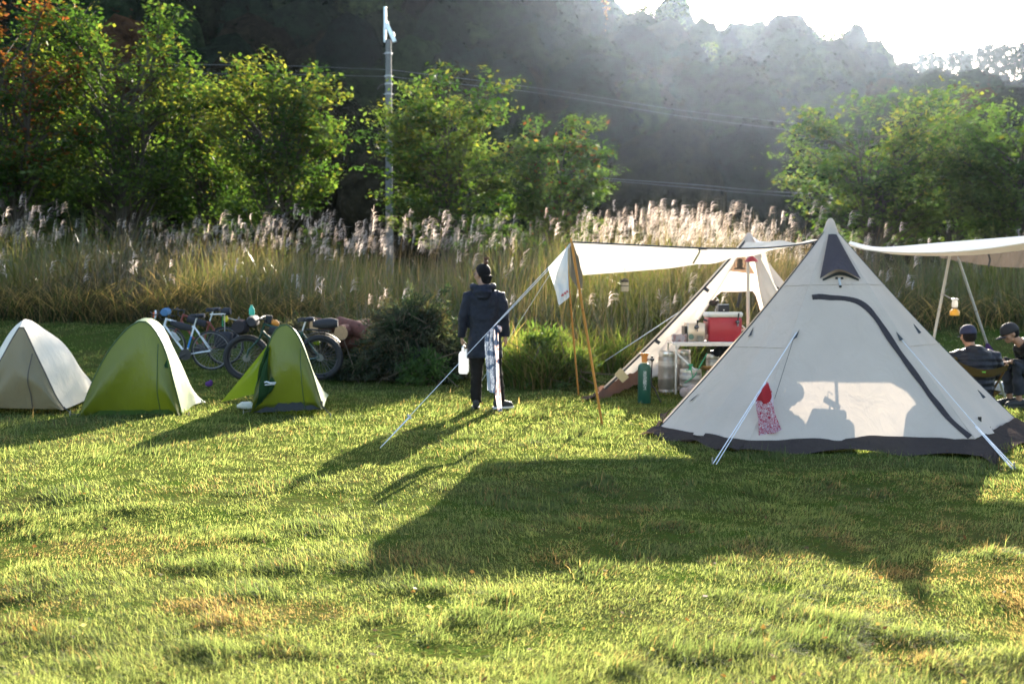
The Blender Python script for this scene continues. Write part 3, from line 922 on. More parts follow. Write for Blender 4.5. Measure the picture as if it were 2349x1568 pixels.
# ------------------------------------------------------------------ tipi panels
def panel_rows(A, B0, B1, inward, ns=22, nt=30, t0=.02, wr=.012, seed=0, out_foot=.0, s0=lambda t: 0., s1=lambda t: 1., ta=None, tb=1.0):
    ax = Vector((A.x, A.y, 0))
    rows = []
    for i in range(nt + 1):
        t = (t0 if ta is None else ta) + (tb - (t0 if ta is None else ta)) * i / nt
        row = []
        for j in range(ns + 1):
            s = s0(t) + (s1(t) - s0(t)) * j / ns
            p = A.lerp(B0.lerp(B1, s), t)
            d = ax - Vector((p.x, p.y, 0))
            d = d.normalized() if d.length > 1e-4 else Vector((0, 0, 0))
            k = inward * math.sin(PI * min(t, 1)) ** .8
            w = wr * math.sin(PI * s) * (math.sin(13 * s + 4 * t + seed) * t ** 2 + .6 * math.sin(29 * s + 3 * seed + 6 * t) * t ** 4)
            row.append(p + d * (k + w))
        rows.append(row)
    return rows

def gap_panel(A, B0, B1, sa, sb, tt, inward, mt, parent, curve=.2, name='canvas_panel', inset=.12):
    """panel with an arched doorway: sa..sb across the foot, tt its top"""
    w = sb - sa
    def arc(t):
        k = min(max((t - tt) / curve, 0), 1)
        return inset * w * (1 - math.sqrt(max(0, 1 - (1 - k) ** 2)))
    mb = MB()
    mb.grid(panel_rows(A, B0, B1, inward, 30, 16, tb=tt))
    mb.grid(panel_rows(A, B0, B1, inward, 10, 24, ta=tt, s1=lambda t: sa + arc(t)))
    mb.grid(panel_rows(A, B0, B1, inward, 10, 24, ta=tt, s0=lambda t: sb - arc(t)))
    edge = []
    for i in range(25):
        t = 1 - (1 - tt) * i / 24; edge.append(panel_rows(A, B0, B1, inward, 1, 1, ta=t, tb=t + 1e-6, s0=lambda q: sa + arc(t))[0][0])
    for i in range(25):
        t = tt + (1 - tt) * i / 24; edge.append(panel_rows(A, B0, B1, inward, 1, 1, ta=t, tb=t + 1e-6, s0=lambda q: sb - arc(t))[0][0])
    mb.build(name, mt, parent)
    return edge

def mud_skirt(B0, B1, A, parent, width=.3, seed=0, drop=None):
    ax = Vector((A.x, A.y, 0)); rows = []
    for i in range(8):
        k = i / 7; row = []
        for j in range(33):
            s = j / 32
            p = B0.lerp(B1, s); d = Vector((p.x - ax.x, p.y - ax.y, 0)).normalized()
            q = p + d * (width * k * (1 + .25 * math.sin(7 * s + seed)))
            q.z = p.z * (1 - k) ** 1.5 + gz(q.x, q.y) + .02 + .025 * math.sin(16 * s + 5 * k + seed) * k + .02 * math.sin(37 * s + seed) * k * (1 - k)
            row.append(q)
        rows.append(row)
    return MB().grid(rows).build('mud_skirt', SKIRT, parent)

def z5(x, y): return (1468.2 + x * .3862, 495.5 + y * .3862)
A1 = at(1905, 511, 10.48)
L1, FL1, FR1, R1 = atz(1509, 984, .07), atz(1719, 1012, .09), atz(2237, 1006, .12), atz(2336, 966, .10)
cx, cy = A1.x, A1.y
BL1 = Vector((cx - 1.45, cy + 1.2, .08))
BR1 = Vector((cx + 1.85, cy + 1.1, .08))
tipi = thing('tipi_tent', 'large cream canvas tipi with dark grey skirt, nearest tent on the right', 'tent', (cx, cy, 0), 'canvas tipis under the awning')
mesh_v, mesh_f = [], []
def solid_panel(B0, B1, inward, seed, parent, A, keep=True, **kw):
    mb = MB().grid(panel_rows(A, B0, B1, inward, seed=seed, **kw))
    if keep:
        b = len(mesh_v); mesh_v.extend(mb.v); mesh_f.extend([tuple(i + b for i in f) for f in mb.f])
    return mb.build('canvas_panel', CANVAS, parent)
solid_panel(L1, FL1, .07, 1, tipi, A1, wr=.035)
solid_panel(FL1, FR1, .05, 2, tipi, A1, wr=.013)
solid_panel(FR1, R1, .06, 3, tipi, A1, wr=.03)
solid_panel(R1, BR1, .06, 4, tipi, A1, keep=False)
solid_panel(BL1, L1, .06, 6, tipi, A1, keep=False)
bvh = BVHTree.FromPolygons([Vector(v) for v in mesh_v], mesh_f)
def on_tipi(px, py, off=.0):
    o = Vector((0, 0, CAMH)); d = ray(px, py).normalized()
    h = bvh.ray_cast(o, d)
    if h[0] is None:
        near = bvh.find_nearest(at(px, py, 9.6))
        h = (near[0], near[1])
    return h[0] - d * off
# the rear doorway: its edge is what the sun throws onto the front door
nb = (BL1 - A1).cross(BR1 - A1).normalized()
def to_rear(px, py):
    p = on_tipi(px, py)
    t = (A1 - p).dot(nb) / SUND.dot(nb)
    q = p + SUND * t
    M = Matrix((BL1 - A1, BR1 - BL1, nb)).transposed()
    k = M.inverted() @ (q - A1)          # q = A + t*(BL-A) + ts*(BR-BL)
    return k.x, k.y / k.x
ta1, sa1 = to_rear(*z5(830, 998)); tb1, sb1 = to_rear(*z5(1640, 1010))
tt1 = min(max((ta1 + tb1) / 2, .25), .8)
sa1, sb1 = min(max(min(sa1, sb1), .10), .45), max(min(max(sa1, sb1), .96), .6)
print('rear door', ta1, tb1, sa1, sb1)
gap_panel(A1, BL1, BR1, sa1, sb1, tt1, .05, CANVAS, tipi, .06)
# seams
for B, r, mt in ((L1, .007, PIPING), (FL1, .006, CANVAS), (FR1, .007, CANVAS), (R1, .007, PIPING)):
    col = panel_rows(A1, B, B, .066, 1, 24)
    pts = [c[0] for c in col]
    MB().tube(pts, r, 6).build('seam', mt, tipi)
for (a, b, s, w) in ((L1, FL1, 1, .17), (FL1, FR1, 2.4, .27), (FR1, R1, 4, .27), (R1, BR1, 5, .15), (BL1, L1, 7, .10)):
    mud_skirt(a, b, A1, tipi, w, s)
# torn loose corner of the skirt at the front right
rows = loft_rows([[on_tipi(*z5(1975, 1325)), on_tipi(*z5(2000, 1335)), on_tipi(*z5(2030, 1325))],
                  [on_ground(*z5(1990, 1400)) + Vector((0, 0, .05)), on_ground(*z5(2050, 1400)) + Vector((0, 0, .06)), on_ground(*z5(2110, 1385)) + Vector((0, 0, .05))],
                  [on_ground(*z5(2075, 1488)) + Vector((0, 0, .03)), on_ground(*z5(2110, 1490)) + Vector((0, 0, .02)), on_ground(*z5(2130, 1480)) + Vector((0, 0, .03))]], 12, 16,
                 lambda u, v: Vector((0, 0, .012 * math.sin(12 * v + 8 * u))))
MB().grid(rows).build('skirt_corner', SKIRT, tipi)
# peak cap, slightly rounded
MB().lathe([(.002, .05), (.02, .045), (.04, .015), (.065, -.06), (.09, -.13)], tuple(A1), 14).build('peak_cap', CANVAS, tipi)
# hooded vent
h0 = [z5(1120, 108), z5(1143, 106), z5(1166, 108)]
h1 = [z5(1095, 240), z5(1165, 235), z5(1238, 240)]
h2 = [z5(1069, 370), z5(1180, 316), z5(1312, 372)]
rows = loft_rows([[on_tipi(*p, .012) for p in h0], [on_tipi(*p, .06) for p in h1],
                  [on_tipi(*h2[0], .03), on_tipi(*h2[1], .16), on_tipi(*h2[2], .03)]], 20, 18)
hood = MB().grid(rows).build('vent_hood', cloth('vent_mesh', (.10, .085, .095), .25, (.2, .16, .15), .4, 14), tipi)
rows = loft_rows([[on_tipi(*z5(1085, 372), .006), on_tipi(*z5(1190, 330), .02), on_tipi(*z5(1300, 372), .006)],
                  [on_tipi(*z5(1085, 385), .006), on_tipi(*z5(1190, 350), .03), on_tipi(*z5(1300, 385), .006)]], 16, 5)
MB().grid(rows).build('vent_lining', DARKCLOTH, tipi)
for q in ((1168, 368), (1200, 368), (1190, 418)):
    MB().box(on_tipi(*z5(*q), .012), (.022, .012, .022)).build('toggle', BLACK, tipi)
MB().tube([on_tipi(*z5(1182, 372), .01), on_tipi(*z5(1186, 392), .015), on_tipi(*z5(1190, 412), .01)], .012, 6).build('strap', WHITE_CLOTH, tipi)
# zip flap that arches over the door
zc = [(1022, 482), (1070, 478), (1130, 484), (1210, 488), (1290, 506), (1350, 545), (1410, 615), (1470, 705), (1520, 780), (1570, 850), (1625, 925), (1680, 1000), (1720, 1058), (1770, 1120), (1830, 1195), (1890, 1252), (1960, 1310)]
cen = smooth_curve([on_tipi(*z5(*q), .014) for q in zc], 60)
rows = [[], [], []]
for i, p in enumerate(cen):
    t = cen[min(i + 1, 59)] - cen[max(i - 1, 0)]
    sd = t.cross(Vector((0, -1, .25))).normalized()
    w = .029 * (1 - .25 * abs(i / 59 - .4)) + .003 * math.sin(i * .55)
    rows[0].append(p - sd * w); rows[1].append(p + Vector((.002 * math.sin(i * .6), -.007, .002 * math.sin(i * .7)))); rows[2].append(p + sd * w)
MB().grid(rows).build('zip_flap', cloth('zip_flap_cloth', (.075, .065, .07), .1, None, .6, 18), tipi)
# dark reinforcement patches where the lines are tied
for q in ((672, 660, 650, 712), (945, 675, 920, 725), (1522, 688, 1552, 735), (1625, 640, 1660, 695), (345, 1055, 300, 1095), (2005, 1030, 2042, 1078)):
    a, b = on_tipi(*z5(q[0], q[1]), .014), on_tipi(*z5(q[2], q[3]), .02)
    d = (b - a); sd = Vector((.026, 0, .012))
    MB().add([a, b - sd * .6, b + sd * .6, a + Vector((0, -.012, 0)), b - sd * .6 + Vector((0, -.012, 0)), b + sd * .6 + Vector((0, -.012, 0))],
             [(0, 1, 2), (5, 4, 3), (0, 3, 4, 1), (1, 4, 5, 2), (2, 5, 3, 0)]).build('tie_patch', PIPING, tipi)
MB().box(on_tipi(*z5(1868, 1332), .02), (.03, .012, .05)).build('door_buckle', BLACK, tipi)
# inner pole
MB().tube([(cx, cy + .02, .02), (cx, cy + .02, A1.z - .03)], .016, 8).build('centre_pole', ALU, tipi)
# guy lines of the big tipi
g_g = 'guy lines of the big tipi'
p0, p1 = on_tipi(*z5(930, 690), .02), on_ground(*z5(430, 1475))
go = line('guy_line', p0, p1, .0042, CORD, 'double white guy line pegged in the shade left of the big tipi door', 'rope', g_g)
line('strand', p0.lerp(p1, .42) + Vector((.012, 0, .0)), p1 + Vector((.03, 0, 0)), .0036, CORD, parent=go)
line('strand', p0.lerp(p1, .03), on_tipi(*z5(800, 1083), .02), .0022, PIPING, parent=go)
MB().tube([p1 + Vector((0, 0, .06)), p1 - Vector((0, 0, .05))], .007, 6).build('peg', STEEL, go)
q0, q1 = on_tipi(*z5(1556, 736), .02), on_ground(*z5(2222, 1506))
go = line('guy_line', q0, q1, .0030, CORD, 'thin white guy line on the right front seam of the big tipi', 'rope', g_g)
line('strand', q0.lerp(q1, .70), q1 + Vector((.025, 0, 0)), .0042, CORD, parent=go)
line('strand', q0.lerp(q1, .70) - Vector((.014, 0, 0)), q1 - Vector((.012, 0, 0)), .0042, CORD, parent=go)
MB().tube([q1 + Vector((0, 0, .06)), q1 - Vector((0, 0, .05))], .007, 6).build('peg', STEEL, go)

# things standing inside the big tipi, seen as shadows on its door
def behind_door(px, py, back):
    p = on_tipi(px, py); q = p + SUND * (back / SUND.y)
    return q
def prop(name, label, cat, mb, mt):
    zs = min(v[2] for v in mb.v); c = Vector((sum(v[0] for v in mb.v) / len(mb.v), sum(v[1] for v in mb.v) / len(mb.v), zs))
    return tag(mb.build(name, mt, None, loc=tuple(c)), label, cat)
q = behind_door(*z5(1125, 1225), .55)
box = thing('storage_box', 'boxy cooler shadowed on the tipi door beside the inner pole', 'box', (q.x, q.y, 0))
MB().box((q.x, q.y, q.z * .5 - .01), (.40, .30, q.z - .02), bev=.04).build('body', mat('grey_plastic', (.2, .2, .22), .5), box)
MB().box((q.x - .03, q.y, q.z + .005), (.32, .27, .06), bev=.015).build('lid', MATS['grey_plastic'], box)
k = thing('camp_stove', 'small stove with bent handle shadowed on top of the tipi box', 'stove', (q.x + .05, q.y, q.z + .035))
mb = MB()
for dx in (-.06, 0, .06): mb.tube([(q.x + .05 + dx, q.y, q.z + .035), (q.x + .05 + dx * .5, q.y, q.z + .12)], .008, 5)
mb.box((q.x + .03, q.y, q.z + .115), (.15, .06, .018), Matrix.Rotation(.35, 3, 'Y'))
mb.tube([(q.x - .01, q.y, q.z + .12), (q.x + .0, q.y, q.z + .19), (q.x + .04, q.y, q.z + .17)], .004, 5)
mb.build('body', BLACK, k)
q = behind_door(*z5(900, 1215), .6)
prop('duffel_bag', 'rounded bag shadowed on the tipi door beside the pink cloth', 'bag',
     MB().lathe([(.2, 0), (.27, .06), (.27, q.z * .55), (.22, q.z * .9), (.12, q.z), (.02, q.z + .01)], (q.x - .05, q.y, gz(q.x, q.y)), 20), DARKCLOTH)
q = behind_door(*z5(890, 1140), .75)
mb = MB()
for i in range(8):
    a = i * .8; mb.ball((q.x + .08 * math.cos(a), q.y + .04 * math.sin(a), q.z - .12 + .03 * i), (.07, .05, .06), 8, 6)
mb.ball((q.x, q.y, q.z - .2), (.13, .1, .12)); 
prop('plastic_sack', 'crumpled thin plastic sack seen dimly through the tipi door', 'bag', mb, cloth('thin_plastic', (.6, .6, .6), .6, None, .4))
q = behind_door(*z5(1660, 1128), .9)
mb = MB()
mb.lathe([(.19, 0), (.20, .15), (.19, q.z * .55), (.17, q.z * .75), (.13, q.z * .92), (.07, q.z * .985), (.01, q.z)], (q.x, q.y, gz(q.x, q.y)), 20)
mb.ball((q.x + .14, q.y, q.z * .45), (.16, .12, q.z * .4))
prop('backpack', 'tall rounded pack shadowed low at the right side of the tipi door', 'bag', mb, DARKCLOTH)

# cloths on the guy lines
def line_depth(a, b, px):
    """point of the line a-b that shows at picture column px"""
    u = (px - PW / 2) / FPX
    t = (u * a.y - a.x) / ((b.x - a.x) - u * (b.y - a.y))
    return a.lerp(b, t)

def pattern_cloth(name, base, ink, second, scale, thr, sec_thr):
    m, nt, out = new_mat(name)
    tc = N(nt, 'ShaderNodeTexCoord')
    v = N(nt, 'ShaderNodeTexVoronoi', Scale=scale); v.distance = 'EUCLIDEAN'
    nz = N(nt, 'ShaderNodeTexNoise', Scale=scale * .8, Detail=2.0)
    nt.links.new(tc.outputs['Object'], nz.inputs['Vector'])
    mix = N(nt, 'ShaderNodeMix'); mix.data_type = 'VECTOR'; mix.inputs[0].default_value = .25
    nt.links.new(tc.outputs['Object'], mix.inputs[4]); nt.links.new(nz.outputs['Color'], mix.inputs[5])
    nt.links.new(mix.outputs[1], v.inputs['Vector'])
    w = N(nt, 'ShaderNodeMath', operation='SINE'); mu = N(nt, 'ShaderNodeMath', operation='MULTIPLY'); mu.inputs[1].default_value = 16
    nt.links.new(v.outputs['Distance'], mu.inputs[0]); nt.links.new(mu.outputs[0], w.inputs[0])
    g = N(nt, 'ShaderNodeMath', operation='GREATER_THAN'); g.inputs[1].default_value = thr; nt.links.new(w.outputs[0], g.inputs[0])
    m1 = N(nt, 'ShaderNodeMix'); m1.data_type = 'RGBA'; m1.inputs[6].default_value = (*base, 1); m1.inputs[7].default_value = (*ink, 1)
    nt.links.new(g.outputs[0], m1.inputs[0])
    n2 = N(nt, 'ShaderNodeTexNoise', Scale=scale * .35, Detail=1.0); nt.links.new(tc.outputs['Object'], n2.inputs['Vector'])
    g2 = N(nt, 'ShaderNodeMath', operation='GREATER_THAN'); g2.inputs[1].default_value = sec_thr; nt.links.new(n2.outputs['Fac'], g2.inputs[0])
    m2 = N(nt, 'ShaderNodeMix'); m2.data_type = 'RGBA'; m2.inputs[7].default_value = (*second, 1)
    nt.links.new(g2.outputs[0], m2.inputs[0]); nt.links.new(m1.outputs[2], m2.inputs[6])
    d = N(nt, 'ShaderNodeBsdfDiffuse'); t = N(nt, 'ShaderNodeBsdfTranslucent')
    nt.links.new(m2.outputs[2], d.inputs['Color']); nt.links.new(m2.outputs[2], t.inputs['Color'])
    ms = N(nt, 'ShaderNodeMixShader', Fac=.38); nt.links.new(d.outputs[0], ms.inputs[1]); nt.links.new(t.outputs[0], ms.inputs[2])
    nt.links.new(ms.outputs[0], out.inputs['Surface'])
    return m

pd = line_depth(p0, p1, z5(720, 1030)[0]).y
F = lambda x, y, o=0: at(*z5(x, y), pd + o)
rag = thing('patterned_cloth', 'red and white patterned cloth hung on the guy line before the tipi', 'cloth', tuple(F(730, 1290)))
rows = loft_rows([[F(752, 985), F(757, 985), F(764, 988)], [F(690, 1075), F(735, 1060, -.03), F(788, 1060)], [F(690, 1130), F(748, 1135, -.04), F(798, 1140)],
                  [F(703, 1215), F(752, 1215, .02), F(815, 1200)], [F(703, 1300, .0), F(770, 1292, -.03), F(846, 1272)]], 22, 26,
                 lambda u, v: Vector((0, .02 * math.sin(11 * v + 4 * u) * u, 0)))
MB().grid(rows).build('print_cloth', pattern_cloth('pink_print', (.62, .55, .60), (.42, .05, .09), (.64, .54, .60), 22, .0, .62), rag)
rows = loft_rows([[F(752, 990, -.015), F(757, 990, -.02), F(762, 992, -.015)], [F(694, 1075, -.015), F(735, 1060, -.05), F(782, 1062, -.015)], [F(718, 1108, -.02), F(745, 1115, -.06), F(775, 1098, -.02)]], 16, 14)
MB().grid(rows).build('red_lining', cloth('red_cotton', (.5, .05, .06), .35, (.6, .06, .06), .3), rag)
# stitched cross seams on the canvas
for B0, B1, inw, sd, ts in ((L1, FL1, .07, 1, (.30, .62)), (FR1, R1, .06, 3, (.30, .62)), (FL1, FR1, .05, 2, (.30,))):
    rr_ = panel_rows(A1, B0, B1, inw, seed=sd, wr=.035 if sd == 1 else .03 if sd == 3 else .013)
    for t_ in ts:
        row = rr_[int(t_ * 30)]
        mb = MB().tube([p + Vector((0, -.002, 0)) for p in row], [(.0035, .007)] * len(row), 6)
        mb.build('stitched_seam', CANVAS, tipi)
# ------------------------------------------------------------------ rear tipi, open towards the camera
def z6(x, y): return (1358 + x * .1875, 642.3 + y * .1875)
def z4(x, y): return (1248 + x * .3862, 495.5 + y * .3862)
A2 = at(1718, 541, 15.3)
L2 = at(1372, 893, 13.8); L2.z = gz(L2.x, L2.y) + .05
FR2 = Vector((4.75, 14.1, gz(4.75, 14.1) + .05))
R2 = Vector((5.75, 15.6, gz(5.75, 15.6) + .05))
BL2 = at(1505, 835, 16.3); BL2.z = gz(BL2.x, BL2.y) + .05
BR2 = Vector((4.9, 16.9, gz(4.9, 16.9) + .05))
rear = thing('tipi_tent', 'cream canvas tipi with open front sheltering the kegs and red cooler', 'tent', (A2.x, A2.y, gz(A2.x, A2.y)), 'canvas tipis under the awning')
CREAM_IN = cloth('cream_canvas_lit', (.70, .65, .58), .44, (.70, .62, .53), .3, 5)  # lighter copy of the canvas, the lit inside put into its colour
for B0, B1, sd in ((L2, BL2, 1), (FR2, R2, 3), (R2, BR2, 4)):
    MB().grid(panel_rows(A2, B0, B1, .10, seed=sd, wr=.03)).build('canvas_panel', CREAM_IN, rear)
edge = gap_panel(A2, BL2, BR2, .015, .80, .385, .06, CREAM_IN, rear, .30)
MB().tube(edge, .012, 6).build('door_trim', mat('brown_trim', (.16, .10, .07), .8), rear)
# folded-back front door curtains beside the opening
rows = loft_rows([[A2 + Vector((.02, -.05, -.05)), A2 + Vector((.10, -.08, -.08)), A2 + Vector((.22, -.1, -.2))],
                  [at(*z4(1262, 330), 15.0), at(*z4(1290, 340), 14.9), at(*z4(1350, 345), 14.8)],
                  [at(*z4(1285, 470), 14.8), at(*z4(1320, 480), 14.7), at(*z4(1420, 480), 14.5)],
                  [at(*z4(1330, 640), 14.5), at(*z4(1400, 700), 14.4), FR2 + Vector((0, 0, .2))]], 20, 24,
                 lambda u, v: Vector((0, .03 * math.sin(14 * v) * u, 0)))
MB().grid(rows).build('door_curtain', CREAM_IN, rear)
for B in (L2, FR2):
    pts = [r[0] for r in panel_rows(A2, B, B, .10, 1, 24)]
    MB().tube(pts, .017, 6).build('seam', PIPING, rear)
    MB().tube([p + Vector((-.022, -.01, .016)) for p in pts], .012, 6).build('seam_edge', CREAM_IN, rear)
    for t in (8, 16, 21):
        MB().box(pts[t] + Vector((.03, -.02, -.03)), (.07, .03, .05), Matrix.Rotation(.6, 3, 'Y')).build('tie_patch', PIPING, rear)
mud_skirt(L2, BL2, A2, rear, .25, 2)
rows = [[L2.lerp(at(*z6(560, 1195), 14.4), j / 14) + Vector((.0, -.02 - .10 * k, .11 * (1 - k) - .07 * k + .015 * math.sin(j * 1.9 + 4 * k))) for j in range(15)] for k in (0, .33, .66, 1)]
MB().grid(rows).build('mud_skirt', cloth('brown_skirt', (.13, .085, .075), .4, (.30, .17, .12), .5), rear)
mb = MB(); mb.lathe([(.005, .05), (.03, .045), (.06, .0), (.12, -.12), (.2, -.26)], tuple(A2), 14)
mb.build('peak_cap', CANVAS, rear)
# white cover draped from its peak to the right
rows = loft_rows([[A2 + Vector((0, -.02, .02)), A2 + Vector((.1, -.25, -.12)), A2 + Vector((-.1, -.35, -.2))],
                  [at(*z4(1275, 148), 15.3), at(*z4(1270, 172), 14.8), at(*z4(1240, 185), 14.5)],
                  [at(*z4(1420, 156), 15.2), at(*z4(1420, 165), 14.8), at(*z4(1420, 172), 14.6)]], 12, 18)
MB().grid(rows).build('peak_cover', cloth('white_cover', (.72, .73, .78), .35, None, .2), rear)
MB().tube([at(*z4(1212, 200), 15.1), at(*z4(1212, 640), 15.1) , (at(1716, 700, 15.1).x, 15.1, .05)], .026, 10).build('centre_pole', mat('cream_pole', (.62, .56, .45), .5), rear)
# dark mesh window high in the rear wall
def on_rear(px, py, off):
    nn = (BL2 - A2).cross(BR2 - A2); r = ray(px, py); o = Vector((0, 0, CAMH))
    t = (A2 - o).dot(nn) / r.dot(nn); return o + r * (t + off)
w = [on_rear(*z4(*q), -.05) for q in ((1150, 245), (1195, 240), (1255, 345), (1090, 325))]
MB().fan(w).build('vent_mesh', cloth('brown_mesh', (.25, .18, .14), .5, (.45, .33, .25), .4), rear)

# guy line of the rear tipi
pts = panel_rows(A2, L2, L2, .10, 1, 24)
p = pts[11][0]
e = on_ground(1338, 861)
line('guy_line', p, e, .006, CORD, 'white guy line running left from the open rear tipi', 'rope')

# ------------------------------------------------------------------ awning tarps
tp0 = at(1311, 556, 10.4)
near = [(1310, 556, 10.40), (1420, 561, 10.42), (1560, 568, 10.46), (1660, 571, 10.5), (1760, 569, 10.52), (1845, 560, 10.55), (1893, 548, 10.56)]
midc = [(1326, 592, 11.8), (1420, 602, 11.8), (1530, 602, 11.9), (1640, 594, 12.1), (1720, 580, 12.3), (1785, 566, 12.4), (1822, 553, 12.4)]
farc = [(1336, 631, 13.2), (1402, 626, 13.25), (1480, 620, 13.3), (1560, 612, 13.5), (1640, 594, 13.9), (1690, 575, 14.4), (1712, 556, 14.7)]
awn = thing('awning_tarp', 'long cream awning stretched from two orange poles to the tipi peaks', 'awning', (2.2, 11.8, 1.9))
rows = loft_rows([[at(*p) for p in near], [at(*p) for p in midc], [at(*p) for p in farc]], 60, 26,
                 lambda u, v: Vector((0, 0, .018 * math.sin(15 * u + 5 * v) * math.sin(PI * u) + .012 * math.sin(34 * v + 6 * u) * math.sin(PI * u) - .02 * math.sin(PI * u) * math.sin(PI * v))))
MB().grid(rows).build('canopy', TARP, awn)
MB().tube([p + Vector((0, -.004, .004)) for p in rows[0]], .009, 6).build('hem', PIPING, awn)
MB().tube([r[0] for r in rows], .006, 6).build('hem', PIPING, awn)
MB().tube([at(1604, 570, 10.45), at(1605, 578, 10.44), at(1597, 592, 10.45), at(1590, 604, 10.47)], .010, 6).build('strap', mat('tan_webbing', (.42, .33, .18), .8), awn)
MB().box(at(1612, 571, 10.43), (.09, .02, .018)).build('buckle', BLACK, awn)
fl = loft_rows([[at(1304, 558, 10.42), at(1309, 558, 10.45), at(1313, 557, 10.5)], [at(1303, 590, 11.0), at(1312, 600, 11.2), at(1325, 592, 11.6)],
                [at(1308, 632, 11.6), at(1320, 640, 12.0), at(1335, 632, 13.0)], [at(1319, 652, 12.0), at(1326, 664, 12.4), at(1335, 660, 13.0)]], 14, 18,
               lambda u, v: Vector((.01 * math.sin(9 * v), .03 * math.sin(12 * v), 0)))
MB().grid(fl).build('end_flap', cloth('shaded_end_flap', (.16, .16, .145), .2, None, .3), awn)  # the awning's own cloth, with its shade put into the dark colour

G_P = 'orange poles of the awning'
def pole(label, a, b, r, mt, group, name='awning_pole'):
    o = thing(name, label, 'pole', tuple(b), group)
    a, b = Vector(a), Vector(b)
    d = (b - a)
    m = a.lerp(b, .35)
    MB().tube([a - d.normalized() * .05, a, m, b], [r * .5, r, r * 1.04, r], 10).build('shaft', mt, o)
    MB().tube([m - d * .004, m + d * .004], r * 1.2, 10).build('joint', STEEL if mt is not WOODPOLE else mat('dark_orange', (.30, .12, .03), .5), o)
    return o
pole('orange awning pole standing nearest the camera, left of the big tipi', tp0, on_ground(1381, 973), .0135, WOODPOLE, G_P)
tp1 = at(1298, 572, 12.6)
pole('thinner looking orange awning pole beside the white towel', tp1, on_ground(1327, 906), .012, WOODPOLE, G_P)
g1 = on_ground(872, 1027)
go = line('guy_line', tp0, g1, .003, CORD, 'long white guy line slanting from the near orange pole past the standing man', 'rope', 'guy lines of the awning')
mid = line_depth(tp0, g1, 1111)
line('strand', tp0 + Vector((0, 0, -.02)), mid, .0028, CORD, parent=go, sag=.014)
MB().box(line_depth(tp0, g1, 938), (.05, .015, .02), Matrix.Rotation(.8, 3, 'Y')).build('runner', mat('grey_runner', (.4, .4, .42), .5), go)
line('strand', line_depth(tp0, g1, 935) + Vector((.01, 0, 0)), g1, .0042, CORD, parent=go)
g2 = on_ground(1083, 908)
line('guy_line', tp1, g2, .0032, CORD, 'second white guy line ending behind the standing man', 'rope', 'guy lines of the awning')

# towel over the near guy line
ta, tb = line_depth(tp0, g1, 1302), line_depth(tp0, g1, 1257)
dT = (ta.y + tb.y) / 2
K = lambda x, y, o=0: at(1248 + .1112 * x, 541.4 + .1112 * y, dT + o)
tw = thing('towel', 'white towel with small red print hung on the guy line by the orange poles', 'towel', tuple(K(320, 1400)))
top = [tb, tb.lerp(ta, .5), ta]
rows = loft_rows([top, [K(110, 740), K(310, 690, -.05), K(490, 560)], [K(200, 1010), K(350, 950, .03), K(500, 900)], [K(255, 1200), K(390, 1130, -.03), K(512, 1100)],
                  [K(290, 1385), K(330, 1410, -.02), K(525, 1255)]], 24, 26, lambda u, v: Vector((0, .025 * math.sin(10 * v + 3 * u) * u, 0)))
MB().grid(rows).build('towel_cloth', WHITE_CLOTH, tw)
mb = MB()
for i in range(9):
    if i in (3, 6): continue
    x, y = 365 + 15 * i, 1228 - 11 * i
    mb.box(K(x, y, -.055), (.011, .004, .014 + .006 * (i % 3)), Matrix.Rotation(-.6, 3, 'Y'))
mb.build('print', mat('red_print', (.55, .12, .12), .8), tw)

# bandana knotted on the guy line in front of the man
ba, bb = line_depth(tp0, g1, 1141), line_depth(tp0, g1, 1112)
dB = (ba.y + bb.y) / 2 - .02
J = lambda x, y, o=0: at(1092 + .158 * x, 715.7 + .158 * y, dB + o)
NAVY = pattern_cloth('navy_bandana', (.36, .41, .48), (.025, .04, .08), (.03, .05, .09), 26, -.5, .58)
FLORAL = pattern_cloth('floral_print', (.68, .68, .70), (.55, .16, .08), (.05, .07, .12), 20, .62, .60)
bd = thing('bandana', 'navy and white paisley bandana knotted on the guy line before the man', 'cloth', tuple(J(220, 1160)))
rows = loft_rows([[bb, bb.lerp(ba, .35), bb.lerp(ba, .75)], [J(126, 480), J(190, 480, -.05), J(262, 450)], [J(135, 680), J(205, 690, -.02), J(285, 690)], [J(158, 880), J(215, 880, -.05), J(300, 880)],
                  [J(200, 1160), J(230, 1168, -.03), J(330, 1170)]], 22, 34, lambda u, v: Vector((0, .018 * math.sin(13 * v + 3 * u), 0)))
MB().grid(rows).build('paisley_fold', NAVY, bd)
rows = loft_rows([[J(150, 850, -.02), J(180, 860, -.05), J(208, 880, -.03)], [J(160, 1000, -.02), J(185, 1005, -.05), J(210, 1010, -.03)], [J(165, 1132, -.02), J(188, 1140, -.04), J(216, 1162, -.03)]], 8, 12)
MB().grid(rows).build('hanging_corner', cloth('pale_blue_cotton', (.45, .5, .56), .4), bd)
fl_ = thing('printed_scarf', 'narrow white scarf with orange flowers hanging beside the paisley bandana', 'cloth', tuple(J(350, 1435)))
rows = loft_rows([[J(262, 240, -.05), J(285, 215, -.07), J(322, 205, -.04)], [J(262, 430, -.05), J(300, 430, -.08), J(328, 430, -.04)], [J(290, 700, -.05), J(310, 700, -.08), J(334, 690, -.04)],
                  [J(300, 1000, -.05), J(325, 1000, -.08), J(350, 1000, -.04)], [J(275, 1170, -.05), J(330, 1200, -.07), J(362, 1200, -.04)], [J(318, 1432, -.05), J(350, 1440, -.06), J(380, 1436, -.04)]], 12, 40,
                 lambda u, v: Vector((0, .012 * math.sin(9 * v + 8 * u), 0)))
MB().grid(rows).build('scarf_cloth', FLORAL, fl_)
MB().ball(J(325, 245, -.05), (.035, .03, .04), 8, 6).build('knot', FLORAL, fl_)

